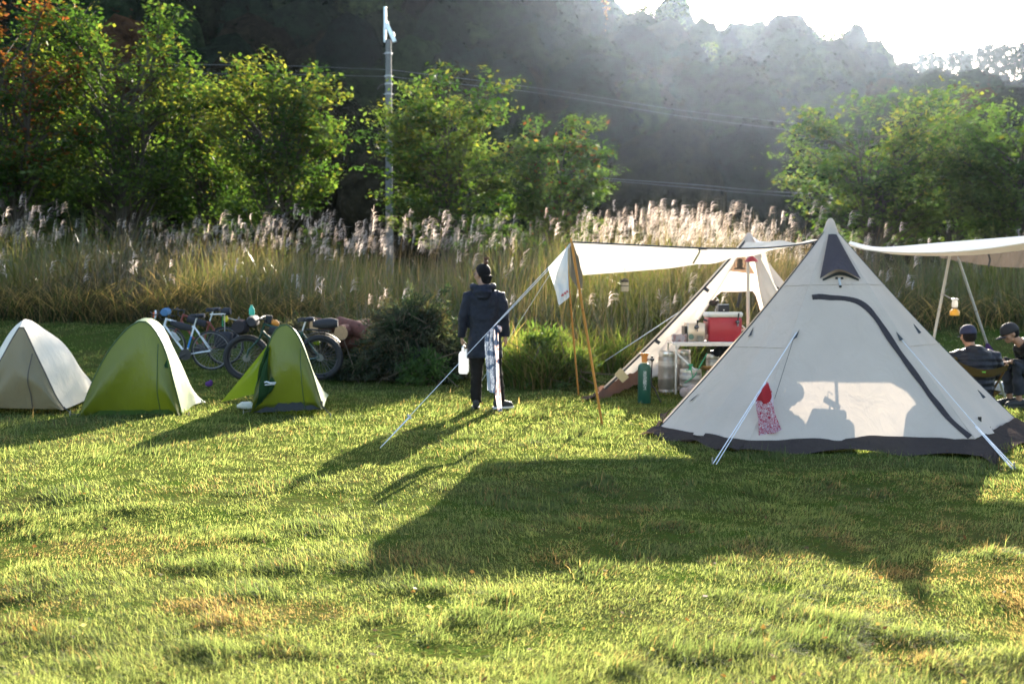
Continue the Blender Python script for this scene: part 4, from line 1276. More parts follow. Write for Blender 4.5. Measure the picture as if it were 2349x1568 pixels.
# right-hand awning
nearR = [(1938, 556, 10.58), (1985, 572, 10.55), (2060, 579, 10.5), (2160, 579, 10.45), (2260, 571, 10.4), (2360, 556, 10.35), (2470, 540, 10.3)]
midR = [(1945, 563, 11.4), (2010, 569, 11.4), (2080, 572, 11.4), (2160, 566, 11.4), (2260, 556, 11.4), (2360, 545, 11.4), (2470, 532, 11.4)]
farR = [(1950, 553, 12.3), (2010, 566, 12.4), (2080, 563, 12.5), (2160, 556, 12.5), (2260, 548, 12.5), (2360, 540, 12.5), (2470, 530, 12.5)]
# pulled tight: the far side is higher, so the near strip shows its underside and the top beyond it
awr = thing('awning_tarp', 'shaded grey white awning stretching right from the tipi peak out of the photo', 'awning', (4.6, 11.4, 1.95))
rows = loft_rows([[at(*p) for p in nearR], [at(*p) for p in midR], [at(*p) for p in farR]], 50, 22,
                 lambda u, v: Vector((0, 0, .010 * math.sin(17 * u + 5 * v) * math.sin(PI * u))))
MB().grid(rows).build('canopy', cloth('shaded_tarp_cloth', (.64, .65, .68), .3, (.72, .66, .56), .2, 4), awr)  # cool grey puts the shade on the tarp's top into its colour
MB().tube(rows[0], .007, 6).build('hem', cloth('cream_hem', (.7, .66, .58), .4), awr)
# drooping underside valance on the near side
vl = loft_rows([[at(1990, 571, 10.56), at(2060, 579, 10.51), at(2160, 579, 10.46), at(2260, 571, 10.41), at(2360, 556, 10.36), at(2470, 540, 10.3)],
                [at(1992, 574, 10.7), at(2060, 584, 10.7), at(2160, 587, 10.7), at(2260, 583, 10.7), at(2360, 572, 10.7), at(2470, 556, 10.7)]], 40, 6)
MB().grid(vl).build('valance', TARP, awr)
vb = loft_rows([[at(2150, 580, 12.7), at(2220, 579, 12.7), at(2290, 574, 12.7), at(2370, 566, 12.7), at(2470, 556, 12.7)],
                [at(2160, 592, 12.75), at(2225, 603, 12.75), at(2295, 612, 12.75), at(2370, 614, 12.75), at(2470, 616, 12.75)]], 50, 12,
               lambda u, v: Vector((0, .04 * math.sin(40 * v + 3 * u) * u, .0)))
MB().grid(vb).build('side_flap', cloth('brown_shaded_flap', (.15, .125, .11), .2, (.10, .085, .075), .8, 10), awr)  # far side of the tarp; its shade is put into this brown
MB().tube([at(2366 - 0 * k, 577 + 4 * k, 12.6) if False else at(2163 + 205 * .52 - 1.5 * math.sin(k), 575 + 4.5 * k, 12.62) for k in range(9)], .012, 6).build('strap', PIPING, awr)
MB().tube([at(2170, 578, 12.6), at(2176, 584, 12.58), at(2172, 592, 12.58)], .03, 6).build('rolled_tie', mat('brown_webbing', (.14, .11, .08), .8), awr)
G_R = 'pale poles of the right awning'
ALP = mat('grey_pole', (.40, .38, .34), .5, .2)
pb = at(2143, 772, 12.3); pt = at(2180, 581, 12.3); d = pb - pt; pb = pb + d * ((pb.z - gz(pb.x, 12.3)) / -d.z) if d.z else pb
pole('pale awning pole holding the hanging orange lantern', pt, pb, .017, ALP, G_R)
pt2 = at(2200, 597, 12.7); pb2 = at(2265, 791, 13.3); d = pb2 - pt2; pbx = pb2 + d * ((pb2.z - gz(pb2.x, 13.4)) / -d.z)
pole('slanting pale pole behind the seated man in the blue cap', pt2, pbx, .016, mat('silver_pole', (.5, .51, .53), .4, .4), G_R)
pouch = thing('pole_pouch', 'small purple pouch on the slanting pale pole', 'pouch', tuple(at(2272, 800, 13.2)))
MB().tube([at(2265, 788, 13.25), at(2268, 800, 13.22), at(2272, 815, 13.2), at(2273, 824, 13.2)], [.02, .045, .075, .05], 10).build('bag', cloth('purple_nylon', (.09, .05, .16), .3, None, .3), pouch)

# hanging gas lantern
lt = thing('gas_lantern', 'gas lantern with frosted glass and orange canister under the right awning', 'lantern', tuple(at(2190, 742, 12.2)))
c = at(2190, 724, 12.2)
def zl(y): return at(2190, y, 12.2).z
MB().tube([at(2156, 676, 12.3), at(2164, 675, 12.28), at(2187, 687, 12.2), at(2188, 696, 12.2), at(2186, 700, 12.2)], .007, 6).build('hook', STEEL, lt)
MB().tube([(c.x, c.y, at(2190, 698, 12.2).z), (c.x, c.y, zl(687 + 1))], .002, 5).build('chain', STEEL, lt)
MB().lathe([(.002, 0), (.056, .004), (.058, .05), (.04, .072), (.026, .082), (.02, .09)], (c.x, c.y, zl(724)), 18).build('canister', mat('orange_paint', (.75, .36, .03), .4), lt)
MB().lathe([(.02, 0), (.03, .02), (.03, .03), (.02, .035)], (c.x, c.y, zl(710)), 14).build('burner', mat('brass', (.3, .28, .24), .4, .8), lt)
MB().lathe([(.03, 0), (.036, .02), (.034, .06), (.03, .08), (.029, .09)], (c.x, c.y, zl(705)), 16).build('glass', mat('frosted_glass', (.8, .78, .76), .3, trans=.5), lt)
MB().lathe([(.04, 0), (.045, .012), (.02, .025)], (c.x, c.y, zl(688)), 16).build('cap', mat('lantern_cap', (.6, .6, .6), .4, .5), lt)
# small white lantern below the left awning
c = at(1433, 668, 12.2)
l2 = thing('lantern', 'small cylindrical lantern with black top hanging under the left awning', 'lantern', tuple(c))
MB().lathe([(.045, 0), (.048, .01), (.048, .10), (.045, .11)], tuple(c), 16).build('shade', mat('milky_plastic', (.62, .58, .5), .4, trans=.5), l2)
MB().lathe([(.05, .112), (.05, .13), (.03, .15), (.012, .16)], tuple(c), 16).build('cap', BLACK, l2)
MB().tube([c + Vector((0, 0, .16)), c + Vector((0, 0, .34))], .002, 5).build('cord', BLACK, l2)
MB().lathe([(.049, .06), (.0495, .065), (.049, .07)], tuple(c), 16).build('band', BLACK, l2)
# red lamp and dark lantern inside the rear tipi
c = at(*z4(1232, 272), 14.9)
l3 = thing('red_lamp', 'small red dome lamp hanging at the rear tipi pole', 'lamp', tuple(c))
MB().lathe([(.10, 0), (.095, .02), (.06, .06), (.03, .085), (.02, .09)], tuple(c), 18).build('shade', mat('red_enamel', (.45, .05, .05), .35), l3)
MB().tube([c + Vector((0, 0, .09)), c + Vector((0, 0, .22))], .012, 6).build('cord', BLACK, l3)
c = at(*z4(1163, 318), 15.3)
l4 = thing('oil_lantern', 'dark oil lantern hanging inside the rear tipi', 'lantern', tuple(c))
MB().lathe([(.085, 0), (.09, .02), (.06, .03), (.04, .04), (.05, .08), (.04, .12), (.05, .14), (.02, .17)], tuple(c), 16).build('body', mat('dark_tin', (.10, .08, .06), .5), l4)
MB().tube([c + Vector((-.07, 0, .03)), c + Vector((-.09, 0, .12)), c + Vector((0, 0, .22)), c + Vector((.09, 0, .12)), c + Vector((.07, 0, .03))], .004, 5).build('handle', BLACK, l4)

# ------------------------------------------------------------------ drinks table and what stands round it
DT = 14.4
tl, tr = at(*z6(985, 768), DT - .2), at(*z6(1850, 768), DT - .2)
zt = tl.z; zg = gz(tl.x, DT)
tx0, tx1 = tl.x, tl.x + 1.25
tab = thing('folding_table', 'aluminium folding table carrying the red cooler in the rear tipi', 'table', ((tx0 + tx1) / 2, DT, zg))
MB().box(((tx0 + tx1) / 2, DT + .05, zt), (tx1 - tx0, .62, .03), bev=.01).build('tabletop', mat('table_top', (.72, .72, .72), .25, .3), tab)
mb = MB().box(((tx0 + tx1) / 2, DT - .265, zt - .018), (tx1 - tx0 + .02, .02, .045)); mb.build('apron', ALU, tab)
for lx, ly in ((tx0 + .05, DT - .22), (tx0 + .02, DT + .32), (tx1 - .05, DT - .22), (tx1 - .02, DT + .32)):
    MB().tube([(lx, ly, zt - .02), (lx, ly, zg + .0)], .016, 8).build('leg', ALU, tab)
MB().tube([(tx0 + .07, DT - .22, zt - .16), (tx0 + .34, DT - .2, zt - .40)], .014, 8).build('brace', mat('white_metal', (.8, .8, .8), .4), tab)
def on_table(px, py_off, D): 
    p = at(px, 700, D); return Vector((p.x, D, zt + .016))
# red cooler
cxl, cxr = at(z6(1420, 600)[0], 700, DT - .15).x, at(z6(1843, 600)[0], 700, DT - .15).x
cz1 = at(*z6(1600, 455), DT - .15).z; cz2 = at(*z6(1600, 392), DT - .15).z
wc = cxr - cxl; xc = (cxl + cxr) / 2; zb = zt + .017
co = thing('cooler', 'big red hard cooler with white lid and drink tap on the table', 'cooler', (xc, DT + .03, zb))
RED = mat('red_plastic', (.42, .035, .05), .4, var=.08)
WPL = mat('white_plastic', (.74, .72, .68), .4, var=.08)
mb = MB().box((xc, DT + .03, (zb + cz1) / 2), (wc * .95, .37, cz1 - zb), bev=.03, taper=1.045); mb.build('body', RED, co)
lid = MB().box((xc, DT + .03, (cz1 + cz2) / 2 + .002), (wc * 1.02, .41, cz2 - cz1), bev=.022).build('lid', WPL, co)
tpx = at(z6(1778, 500)[0], 700, DT - .2).x; tz = at(*z6(1778, 510), DT - .2).z
tap = MB().tube([(tpx, DT - .15, tz), (tpx, DT - .235, tz)], .018, 10)
tap.ball((tpx, DT - .235, tz), .028, 10, 8).tube([(tpx, DT - .24, tz), (tpx, DT - .25, tz - .06)], .012, 8)
tap = tap.build('tap', mat('chrome', (.12, .12, .13), .25, .8), co)
MB().tube([(tpx, DT - .24, tz + .02), (tpx + .008, DT - .25, tz + .08), (tpx + .012, DT - .25, tz + .125)], [.008, .013, .011], 8).build('handle', BLACK, tap)
MB().tube([(cxl - .0, DT - .1, cz1 - .05), (cxl - .04, DT - .05, cz1 - .03), (cxl - .0, DT + .08, cz1 - .05)], .012, 6).build('carry_handle', BLACK, co)
MB().tube([(cxr + .005, DT - .1, cz1 - .12), (cxr + .06, DT - .05, cz1 - .16), (cxr + .02, DT + .08, cz1 - .2)], .012, 6).build('carry_handle', WPL, co)
bx = thing('speaker_box', 'small black box with pale top standing on the red cooler lid', 'box', (at(z6(1615, 0)[0], 700, DT).x, DT + .05, cz2 + .003))
bz = at(*z6(1615, 302), DT).z; bxx = at(z6(1615, 0)[0], 700, DT).x
MB().box((bxx, DT + .05, (cz2 + .003 + bz) / 2), (.165, .13, bz - cz2 - .003), bev=.015, taper=.93).build('case', BLACK, bx)
MB().box((bxx, DT + .05, bz + .004), (.145, .115, .012), bev=.004).build('top', mat('grey_top', (.5, .5, .5), .4), bx)
MB().box((bxx - .005, DT - .022, cz2 + .03), (.02, .006, .014)).build('badge', WPL, bx)
# stainless drinks dispenser
dxl, dxr = at(z6(1165, 0)[0], 700, DT - .1).x, at(z6(1378, 0)[0], 700, DT - .1).x
dz = at(*z6(1270, 525), DT - .1).z; dxc = (dxl + dxr) / 2
dp = thing('beer_dispenser', 'brushed steel drinks dispenser with black tap beside the red cooler', 'dispenser', (dxc, DT + .0, zb))
BRUSH = mat('brushed_steel', (.58, .50, .40), .38, .7, .1)
MB().box((dxc, DT, (zb + dz) / 2), (dxr - dxl, .32, dz - zb), bev=.012).build('housing', BRUSH, dp)
MB().box((dxl - .02, DT + .02, (zb + dz) / 2 - .02), (.03, .26, (dz - zb) * .82)).build('side_vent', BLACK, dp)
tz = at(*z6(1275, 575), DT - .2).z
tp_ = MB().lathe([(.034, 0), (.034, .012), (.018, .016), (.018, .06)], (dxc, DT - .16, tz), 16, (0, -1, 0)).ball((dxc, DT - .225, tz), .024, 10, 8).tube([(dxc, DT - .225, tz), (dxc, DT - .235, tz - .06)], .010, 8).build('tap', MATS['chrome'], dp)
MB().tube([(dxc, DT - .225, tz + .02), (dxc, DT - .235, tz + .1)], [.008, .014], 8).build('handle', BLACK, tp_)
MB().lathe([(.04, 0), (.04, .004), (.0, .005)], (dxl + .05, DT - .161, zb + .07), 18, (0, -1, 0)).build('round_badge', mat('badge_green', (.12, .2, .16), .5), dp)
# little things on the table
for i, (qx, lab) in enumerate(((1325, 'small clear glass between the dispenser and the cooler'), (1345, 'second small glass close beside the red cooler'))):
    x = at(z6(qx, 0)[0], 700, DT - .24).x
    o = MB().lathe([(.018, 0), (.024, .002), (.028, .085), (.026, .085), (.022, .006)], (x, DT - .22, zt + .016), 14).build('glass', mat('drinking_glass', (.35, .34, .3), .15, trans=.3), None, loc=(x, DT - .22, zt + .016))
    tag(o, lab, 'glass', 'glasses on the drinks table')
x = at(z6(1060, 0)[0], 700, DT - .1).x
o = thing('cup_sleeve', 'pinkish clear plastic cups in a torn bag at the table left end', 'cups', (x, DT - .1, zt + .016))
mb = MB()
for k in range(3): mb.lathe([(.032, 0), (.045, .10), (.043, .10), (.03, .006)], (x - .06 + .07 * k, DT - .12 + .03 * (k % 2), zt + .016), 12)
mb.build('cups', cloth('pink_clear', (.7, .5, .48), .6, None, .1), o)
rows = [[(x - .11 + .22 * j / 8, DT - .18 + .03 * math.sin(j), zt + .03 + .09 * i / 5 + .02 * math.sin(j * 2 + i)) for j in range(9)] for i in range(6)]
MB().grid(rows).build('bag', cloth('clear_bag', (.75, .68, .66), .7, None, .3), o)
# kegs
def keg(label, px, ytop, ybot, D, half, valve=None):
    p = at(px, ybot, D); zb_ = gz(p.x, D); zt_ = at(px, ytop, D).z; h = zt_ - zb_; r = half * D / FPX
    o = thing('beer_keg', label, 'keg', (p.x, D, zb_), 'steel beer kegs')
    MB().lathe([(r * .86, 0), (r * .96, .012), (r * .96, .05), (r * .9, .06), (r, .09), (r, h * .34), (r * 1.02, h * .36), (r, h * .38), (r, h * .60), (r * 1.02, h * .62), (r, h * .64), (r, h * .84),
                (r * .9, h * .90), (r * .3, h * .92), (.01, h * .925)], (p.x, D, zb_), 28).build('barrel', STEEL, o)
    MB().lathe([(r * .9, h * .86), (r * .97, h * .88), (r * .97, h * .985), (r * .93, h), (r * .9, h * .985), (r * .9, h * .88)], (p.x, D, zb_), 28).build('rim', mat('pale_steel', (.66, .65, .64), .3, .8), o)
    MB().lathe([(r * 1.004, h * .66), (r * 1.006, h * .67), (r * 1.006, h * .76), (r * 1.004, h * .77)], (p.x, D, zb_), 28).build('label_band', mat('keg_label', (.50, .48, .46), .45, .5), o)
    if valve:
        MB().lathe([(.03, 0), (.035, .03), (.02, .04), (.02, .07), (.04, .08), (.03, .1)], (p.x, D, zb_ + h * .92), 14).build('valve', valve, o)
    return o, p.x, zb_, h, r
GREENV = mat('green_valve', (.03, .28, .13), .4)
keg('tall steel keg on the grass left of the table leg', z6(910, 0)[0], 805, 880, 14.55, 19)
keg('steel keg under the table partly behind the tall keg', z6(1110, 0)[0], 802, 875, 14.95, 18)
kg = keg('shorter steel keg with green valve and white bag at its foot', z6(1205, 0)[0], 846, 886, 14.1, 25, GREENV)
keg('steel keg beside the big tipi edge under the cooler', z6(1475, 0)[0], 812, 868, 14.9, 15, MATS['chrome'])
mb = MB()
mb.tube([(kg[1] - .08, 13.98, kg[2] + kg[3] * .98), (kg[1] - .02, 13.95, kg[2] + kg[3] * 1.0), (kg[1] + .0, 13.9, kg[2] + kg[3] * .7), (kg[1] - .12, 13.9, kg[2] + kg[3] * .5), (kg[1] + .02, 13.92, kg[2] + kg[3] * .75), (kg[1] + .25, 14.2, zt - .15)], .008, 6)
ho = mb.build('drink_hose', GREENV, None, loc=(kg[1], 13.95, kg[2])); tag(ho, 'thin green hose looping from the short keg up to the table', 'hose')
mb = MB(); rg = random.Random(4)
for k in range(9): mb.ball((kg[1] - .14 + .04 * k, 13.83 + .03 * rg.random(), kg[2] + .05 + .06 * rg.random()), (.06, .05, .07), 9, 7)
tag(mb.build('plastic_bag', cloth('white_bag', (.62, .56, .56), .5, None, .5, 12), None, loc=(kg[1], 13.83, kg[2])), 'crumpled whitish plastic bag at the foot of the short keg', 'bag')
x = at(z6(1590, 0)[0], 700, 14.75).x
mb = MB(); z0 = at(*z6(1590, 920), 14.75).z
for k in range(6): mb.ball((x - .06 + .05 * k, 14.75, z0 + .05 + .03 * (k % 2)), (.07, .06, .07), 9, 7)
mb.tube([(x - .16, 14.7, z0 + .02), (x - .10, 14.7, z0 + .09), (x - .02, 14.72, z0 + .04)], .02, 6)
tag(mb.build('folded_jacket', cloth('dark_navy', (.04, .045, .06), .1, None, .5), None, loc=(x, 14.75, z0)), 'dark crumpled jacket lying on the keg below the cooler', 'jacket')
x = at(z6(1415, 0)[0], 700, 14.0).x; z0 = gz(x, 14.0)
st = thing('camp_stool', 'low brown stool half hidden by the big tipi', 'stool', (x + .08, 14.0, z0))
zs = at(*z6(1400, 1060), 14.0).z
MB().box((x + .1, 14.0, zs - .02), (.32, .28, .05), bev=.02).build('seat', cloth('brown_canvas', (.16, .10, .04), .2), st)
for s in (-1, 1): MB().tube([(x + .1 - s * .12, 13.88, z0), (x + .1 + s * .12, 13.88, zs - .04)], .012, 6).build('leg', ALU, st)
# carbon dioxide cylinder
pc = at(*z6(640, 1345), 13.25); zb_ = gz(pc.x, 13.25)
cyl = thing('gas_cylinder', 'dark green gas cylinder with white characters and orange valve guard', 'cylinder', (pc.x, 13.25, zb_))
zc_ = lambda y: at(*z6(640, y), 13.25).z - zb_
r = 80 * .1875 * 13.25 / FPX
CG = mat('cylinder_green', (.015, .075, .05), .35, var=.1)
MB().lathe([(r * .9, 0), (r, .015), (r, zc_(1075)), (r * .93, zc_(1045)), (r * .7, zc_(1022)), (r * .45, zc_(1012))], (pc.x, 13.25, zb_), 28).build('body', CG, cyl)
MB().lathe([(r * .5, zc_(1026)), (r * .52, zc_(1012)), (r * .5, zc_(1004))], (pc.x, 13.25, zb_), 20).build('neck_ring', mat('neck_cream', (.6, .55, .35), .5), cyl)
ORG = mat('orange_guard', (.62, .24, .06), .45)
MB().lathe([(r * .44, zc_(1012)), (r * .46, zc_(960)), (r * .46, zc_(935)), (r * .66, zc_(905)), (r * .68, zc_(892)), (r * .6, zc_(892)), (r * .4, zc_(935))], (pc.x, 13.25, zb_), 20).build('valve_guard', ORG, cyl)
xr = at(z6(740, 0)[0], 700, 13.2).x
rg_ = MB().tube([(pc.x + r * .3, 13.2, zb_ + zc_(967)), (xr + .02, 13.2, zb_ + zc_(967))], .010, 8)
rg_.lathe([(.02, 0), (.028, .01), (.028, .03), (.02, .04)], (xr, 13.2, zb_ + zc_(985)), 12).tube([(xr, 13.2, zb_ + zc_(990)), (xr, 13.2, zb_ + zc_(925))], [.012, .017], 8)
rg_ = rg_.build('regulator', MATS['chrome'], cyl)
MB().tube([(xr, 13.2, zb_ + zc_(985)), (xr - .01, 13.19, zb_ + zc_(1150)), (xr - .012, 13.18, zb_ + zc_(1270)), (xr + .03, 13.17, zb_ + zc_(1320)), (xr + .12, 13.2, zb_ + .015)], .009, 6).build('hose', RUBBER, cyl)

def text_mesh(body, size, align='CENTER', rot=None):
    cu = bpy.data.curves.new('lettering', 'FONT'); cu.body = body; cu.size = size; cu.align_x = align; cu.align_y = 'CENTER'; cu.extrude = .0012
    ob = bpy.data.objects.new('lettering', cu); COL.objects.link(ob)
    dg = bpy.context.evaluated_depsgraph_get(); me = bpy.data.meshes.new_from_object(ob.evaluated_get(dg))
    bpy.data.objects.remove(ob); bpy.data.curves.remove(cu)
    return me
vs, fs = [], []
y0, y1 = 1130, 1320
for i, ch in enumerate('液化炭酸ガス'):
    me = text_mesh(ch, 46 * .1875 * 13.25 / FPX)
    if not len(me.vertices): continue
    zc0 = zb_ + zc_(y0 + (y1 - y0) * i / 5)
    b = len(vs)
    for v in me.vertices:                      # wrapped onto the cylinder's side
        ang = v.co.x / r - .05
        rr = r + .0012 + v.co.z
        vs.append((pc.x + rr * math.sin(ang), 13.25 - rr * math.cos(ang), zc0 + v.co.y))
    fs += [tuple(b + k for k in p.vertices) for p in me.polygons]
MB().add(vs, fs).build('lettering', mat('white_lettering', (.6, .62, .62), .6), cyl, smooth=False)
# beige card on the skirt of the rear tipi
c0 = [at(*z6(*q), 13.55) for q in ((275, 1155), (350, 1070), (455, 1185), (375, 1255))]
mb = MB().add(c0 + [p + Vector((0, .012, 0)) for p in c0], [(0, 1, 2, 3), (7, 6, 5, 4), (0, 4, 5, 1), (1, 5, 6, 2), (2, 6, 7, 3), (3, 7, 4, 0)])
tag(mb.build('hanging_card', mat('beige_card', (.50, .40, .22), .7), None, smooth=False, loc=tuple(c0[3])), 'plain beige card hanging at the corner of the rear tipi', 'card')
# lamp seen through the back doorway
c = at(*z6(1490, 275), 15.6)
pot = thing('hanging_pot', 'dark hanging pot seen through the doorway above the red cooler', 'pot', tuple(c))
MB().lathe([(.03, -.05), (.075, -.02), (.085, .03), (.08, .035), (.01, .04)], tuple(c), 16).build('bowl', BLACK, pot)
MB().tube([c + Vector((-.08, 0, .03)), c + Vector((0, 0, .13)), c + Vector((.08, 0, .03))], .006, 6).build('handle', ALU, pot)
c = at(*z6(1805, 225), 16.0)
bt = thing('hanging_torch', 'slim dark torch hanging in the doorway beside the tipi pole', 'torch', tuple(c))
MB().tube([c + Vector((.02, 0, .14)), c, c + Vector((-.03, 0, -.14))], [.02, .03, .025], 10).build('body', BLACK, bt)
MB().tube([c + Vector((.03, 0, .2)), c + Vector((.02, 0, .14))], .004, 5).build('cord', BLACK, bt)
# ------------------------------------------------------------------ bicycles (built facing +X with the rear hub above the origin)
def bicycle(label, wb, r, tw, frame_m, rim_m, drop, saddle_z, name='bicycle', fat=False):
    root = thing(name, label, 'bicycle', (0, 0, 0), 'bicycles parked behind the tents')
    bb = Vector((.42, 0, r - .06)); rh = Vector((0, 0, r)); fh = Vector((wb, 0, r))
    st = bb + Vector((-.15, 0, .49)); ht = Vector((wb - .29, 0, r + .56)); hb = Vector((wb - .245, 0, r + .42))
    for hub in (rh, fh):
        w = bpy.data.objects.new('wheel', None); COL.objects.link(w); w.parent = root
        n = 44
        ring = lambda R: [hub + Vector((R * math.cos(2 * PI * k / n), 0, R * math.sin(2 * PI * k / n))) for k in range(n)]
        MB().tube(ring(r - tw), tw, 10, closed=True, ref=(0, 1, 0)).build('tyre', RUBBER, w)
        mb = MB()
        for s in ((.012, .5),):
            mb.tube(ring(r - 2 * tw - .006), [(.016 if fat else .010, .009)] * n, 6, closed=True, ref=(0, 1, 0))
        mb.build('rim', rim_m, w)
        mb = MB()
        for k in range(28):
            a = 2 * PI * k / 28; b = a + (.5 if k % 2 else -.5); sd = .03 if k % 4 < 2 else -.03
            mb.tube([hub + Vector((.02 * math.cos(b), sd, .02 * math.sin(b))), hub + Vector(((r - 2 * tw - .01) * math.cos(a), 0, (r - 2 * tw - .01) * math.sin(a)))], .0018, 4)
        mb.build('spokes', STEEL, w)
        mb = MB().tube([hub + Vector((0, -.06, 0)), hub + Vector((0, .06, 0))], .017, 10)
        if fat: mb.tube([hub + Vector((0, .04, 0)), hub + Vector((0, .043, 0))], .06, 18)
        mb.build('hub', mat('dark_hub', (.18, .18, .18), .4, .7), w)
    mb = MB()
    R = .019 if fat else .0155
    mb.tube([bb, st], R, 10).tube([st + (bb - st) * .06, ht + (hb - ht) * .15], R * .95, 10).tube([bb, hb + (ht - hb) * .1], R * 1.15, 10).tube([hb, ht], R * 1.2, 10)
    for s in (-1, 1):
        y = .055 * s
        mb.tube([bb + Vector((-.03, y * .5, 0)), rh + Vector((0, y, 0))], R * .55, 8).tube([st + Vector((0, y * .4, -.03)), rh + Vector((0, y, 0))], R * .5, 8)
    mb.build('frame', frame_m, root)
    mb = MB()
    for s in (-1, 1):
        y = .05 * s
        mb.tube([hb + Vector((.0, y * .8, -.01)), hb + Vector((.03, y, -.1)), fh + Vector((-.03, y, .12)), fh + Vector((0, y, 0))], R * .75, 8)
    mb.tube([hb + Vector((0, -.05, -.01)), hb + Vector((0, .05, -.01))], R, 8)
    mb.build('fork', frame_m, root)
    mb = MB()
    stem = ht + Vector((.07, 0, .07))
    mb.tube([ht, ht + Vector((-.012, 0, .06)), stem], .014, 8)
    if drop:
        for s in (-1, 1):
            y = .21 * s
            mb.tube([stem, stem + Vector((0, y * .9, 0)), stem + Vector((.04, y, .0)), stem + Vector((.10, y, -.01)), stem + Vector((.12, y, -.06)), stem + Vector((.08, y * 1.03, -.11)), stem + Vector((0, y * 1.05, -.12))], .012, 8)
            mb.tube([stem + Vector((.10, y, .0)), stem + Vector((.14, y, .05))], [.016, .012], 8)
    else:
        for s in (-1, 1):
            mb.tube([stem, stem + Vector((-.02, .15 * s, .02)), stem + Vector((-.07, .36 * s, .02))], .013, 8)
            mb.tube([stem + Vector((.02, .2 * s, .0)), stem + Vector((.03, .30 * s, -.02))], .006, 6)
    mb.build('handlebar', BLACK if not drop else mat('bar_tape', (.03, .03, .03), .7), root)
    top = bb + (st - bb) * ((saddle_z - bb.z) / (st.z - bb.z))
    sd = MB()
    rows = []
    for i, (x, w, z) in enumerate(((-.13, .06, .0), (-.11, .075, .015), (-.05, .07, .012), (.02, .035, .005), (.09, .02, .004), (.14, .014, -.006))):
        rows.append([top + Vector((x, w * s, z - .03 * abs(s) ** 3)) for s in (-1, -.6, -.2, .2, .6, 1)])
    sd.grid(rows)
    rows2 = [[p - Vector((0, 0, .035)) for p in rr] for rr in rows]; sd.grid(rows2)
    s_ = sd.build('saddle', BLACK, root)
    MB().tube([st, top - Vector((0, 0, .02))], .0135, 8).build('seat_post', ALU, s_)
    cr = MB()
    cr.tube([bb + Vector((0, -.012 + .06, 0)), bb + Vector((0, .012 + .06, 0))], .095, 28)
    cr = cr.build('crank', mat('dark_crank', (.06, .06, .065), .4, .6), root)
    for s, a in ((1, -.5), (-1, PI - .5)):
        e = bb + Vector((.17 * math.cos(a), .085 * s, .17 * math.sin(a)))
        MB().tube([bb + Vector((0, .08 * s, 0)), e], .012, 8).build('crank_arm', BLACK, cr)
        MB().box(e + Vector((0, .05 * s, 0)), (.09, .07, .022)).build('pedal', BLACK, cr)
    ch = MB()
    ch.tube([bb + Vector((0, .06, .09)), rh + Vector((0, .06, .045))], .005, 5).tube([bb + Vector((0, .06, -.09)), rh + Vector((.06, .06, -.08)), rh + Vector((0, .06, -.04))], .005, 5)
    ch.build('chain', BLACK, root)
    return root, dict(bb=bb, st=st, ht=ht, hb=hb, stem=stem, top=top, rh=rh, fh=fh)

def soft_bag(name, pts, rad, mt, parent):
    return MB().tube(pts, rad, 14).build(name, mt, parent)
BAGM = mat('bag_black', (.025, .025, .03), .75, bump=.4, scale=20)
WHITEP = mat('white_paint', (.72, .76, .80), .3, var=.05)
# white road bicycle
bk, k = bicycle('white and blue road bicycle with drop bars, partly behind the larger green tent', 1.02, .34, .016, WHITEP, STEEL, True, .96)
MB().tube([k['bb'] + (k['st'] - k['bb']) * .22, k['bb'] + (k['st'] - k['bb']) * .62], .0165, 10).build('blue_tube_band', mat('blue_paint', (.03, .20, .55), .35), bk)
V_ = lambda p, x, y, z: p + Vector((x, y, z))
dm = k['bb'].lerp(k['hb'], .52)
bt_ = MB().lathe([(.03, 0), (.036, .01), (.036, .14), (.03, .16), (.018, .17), (.018, .2)], V_(dm, -.07, 0, -.02), 14, (k['hb'] - k['bb'])).build('bottle', mat('clear_bottle', (.55, .57, .58), .3, trans=.4), bk)
soft_bag('frame_bag', [k['st'].lerp(k['ht'], .1) - Vector((0, 0, .06)), k['st'].lerp(k['ht'], .5) - Vector((0, 0, .075)), k['st'].lerp(k['ht'], .85) - Vector((0, 0, .06))], [(.05, .03), (.065, .035), (.045, .03)], BAGM, bk)
MB().lathe([(.0, 0), (.075, .005), (.078, .02), (.0, .03)], V_(k['stem'], .12, -.06, -.02), 20, (1, .5, .1)).build('front_lamp', WHITEP, bk)
MB().lathe([(.0, 0), (.05, .004), (.0, .012)], V_(k['stem'], .135, -.04, -.02), 18, (.6, -.8, .1)).build('orange_reflector', mat('orange_lens', (.75, .16, .03), .4), bk)
soft_bag('handlebar_bag', [V_(k['stem'], -.06, -.12, .03), V_(k['stem'], -.06, .0, .03), V_(k['stem'], -.06, .12, .03)], [.06, .07, .06], cloth('blue_bag', (.12, .24, .42), .2, None, .4), bk)
bike_white = bk
d_ = 17.0
pr = at(485, 809, d_)
bk.location = (pr.x, d_, gz(pr.x, d_)); bk.rotation_euler = (math.radians(-3), 0, math.radians(180 + 4))
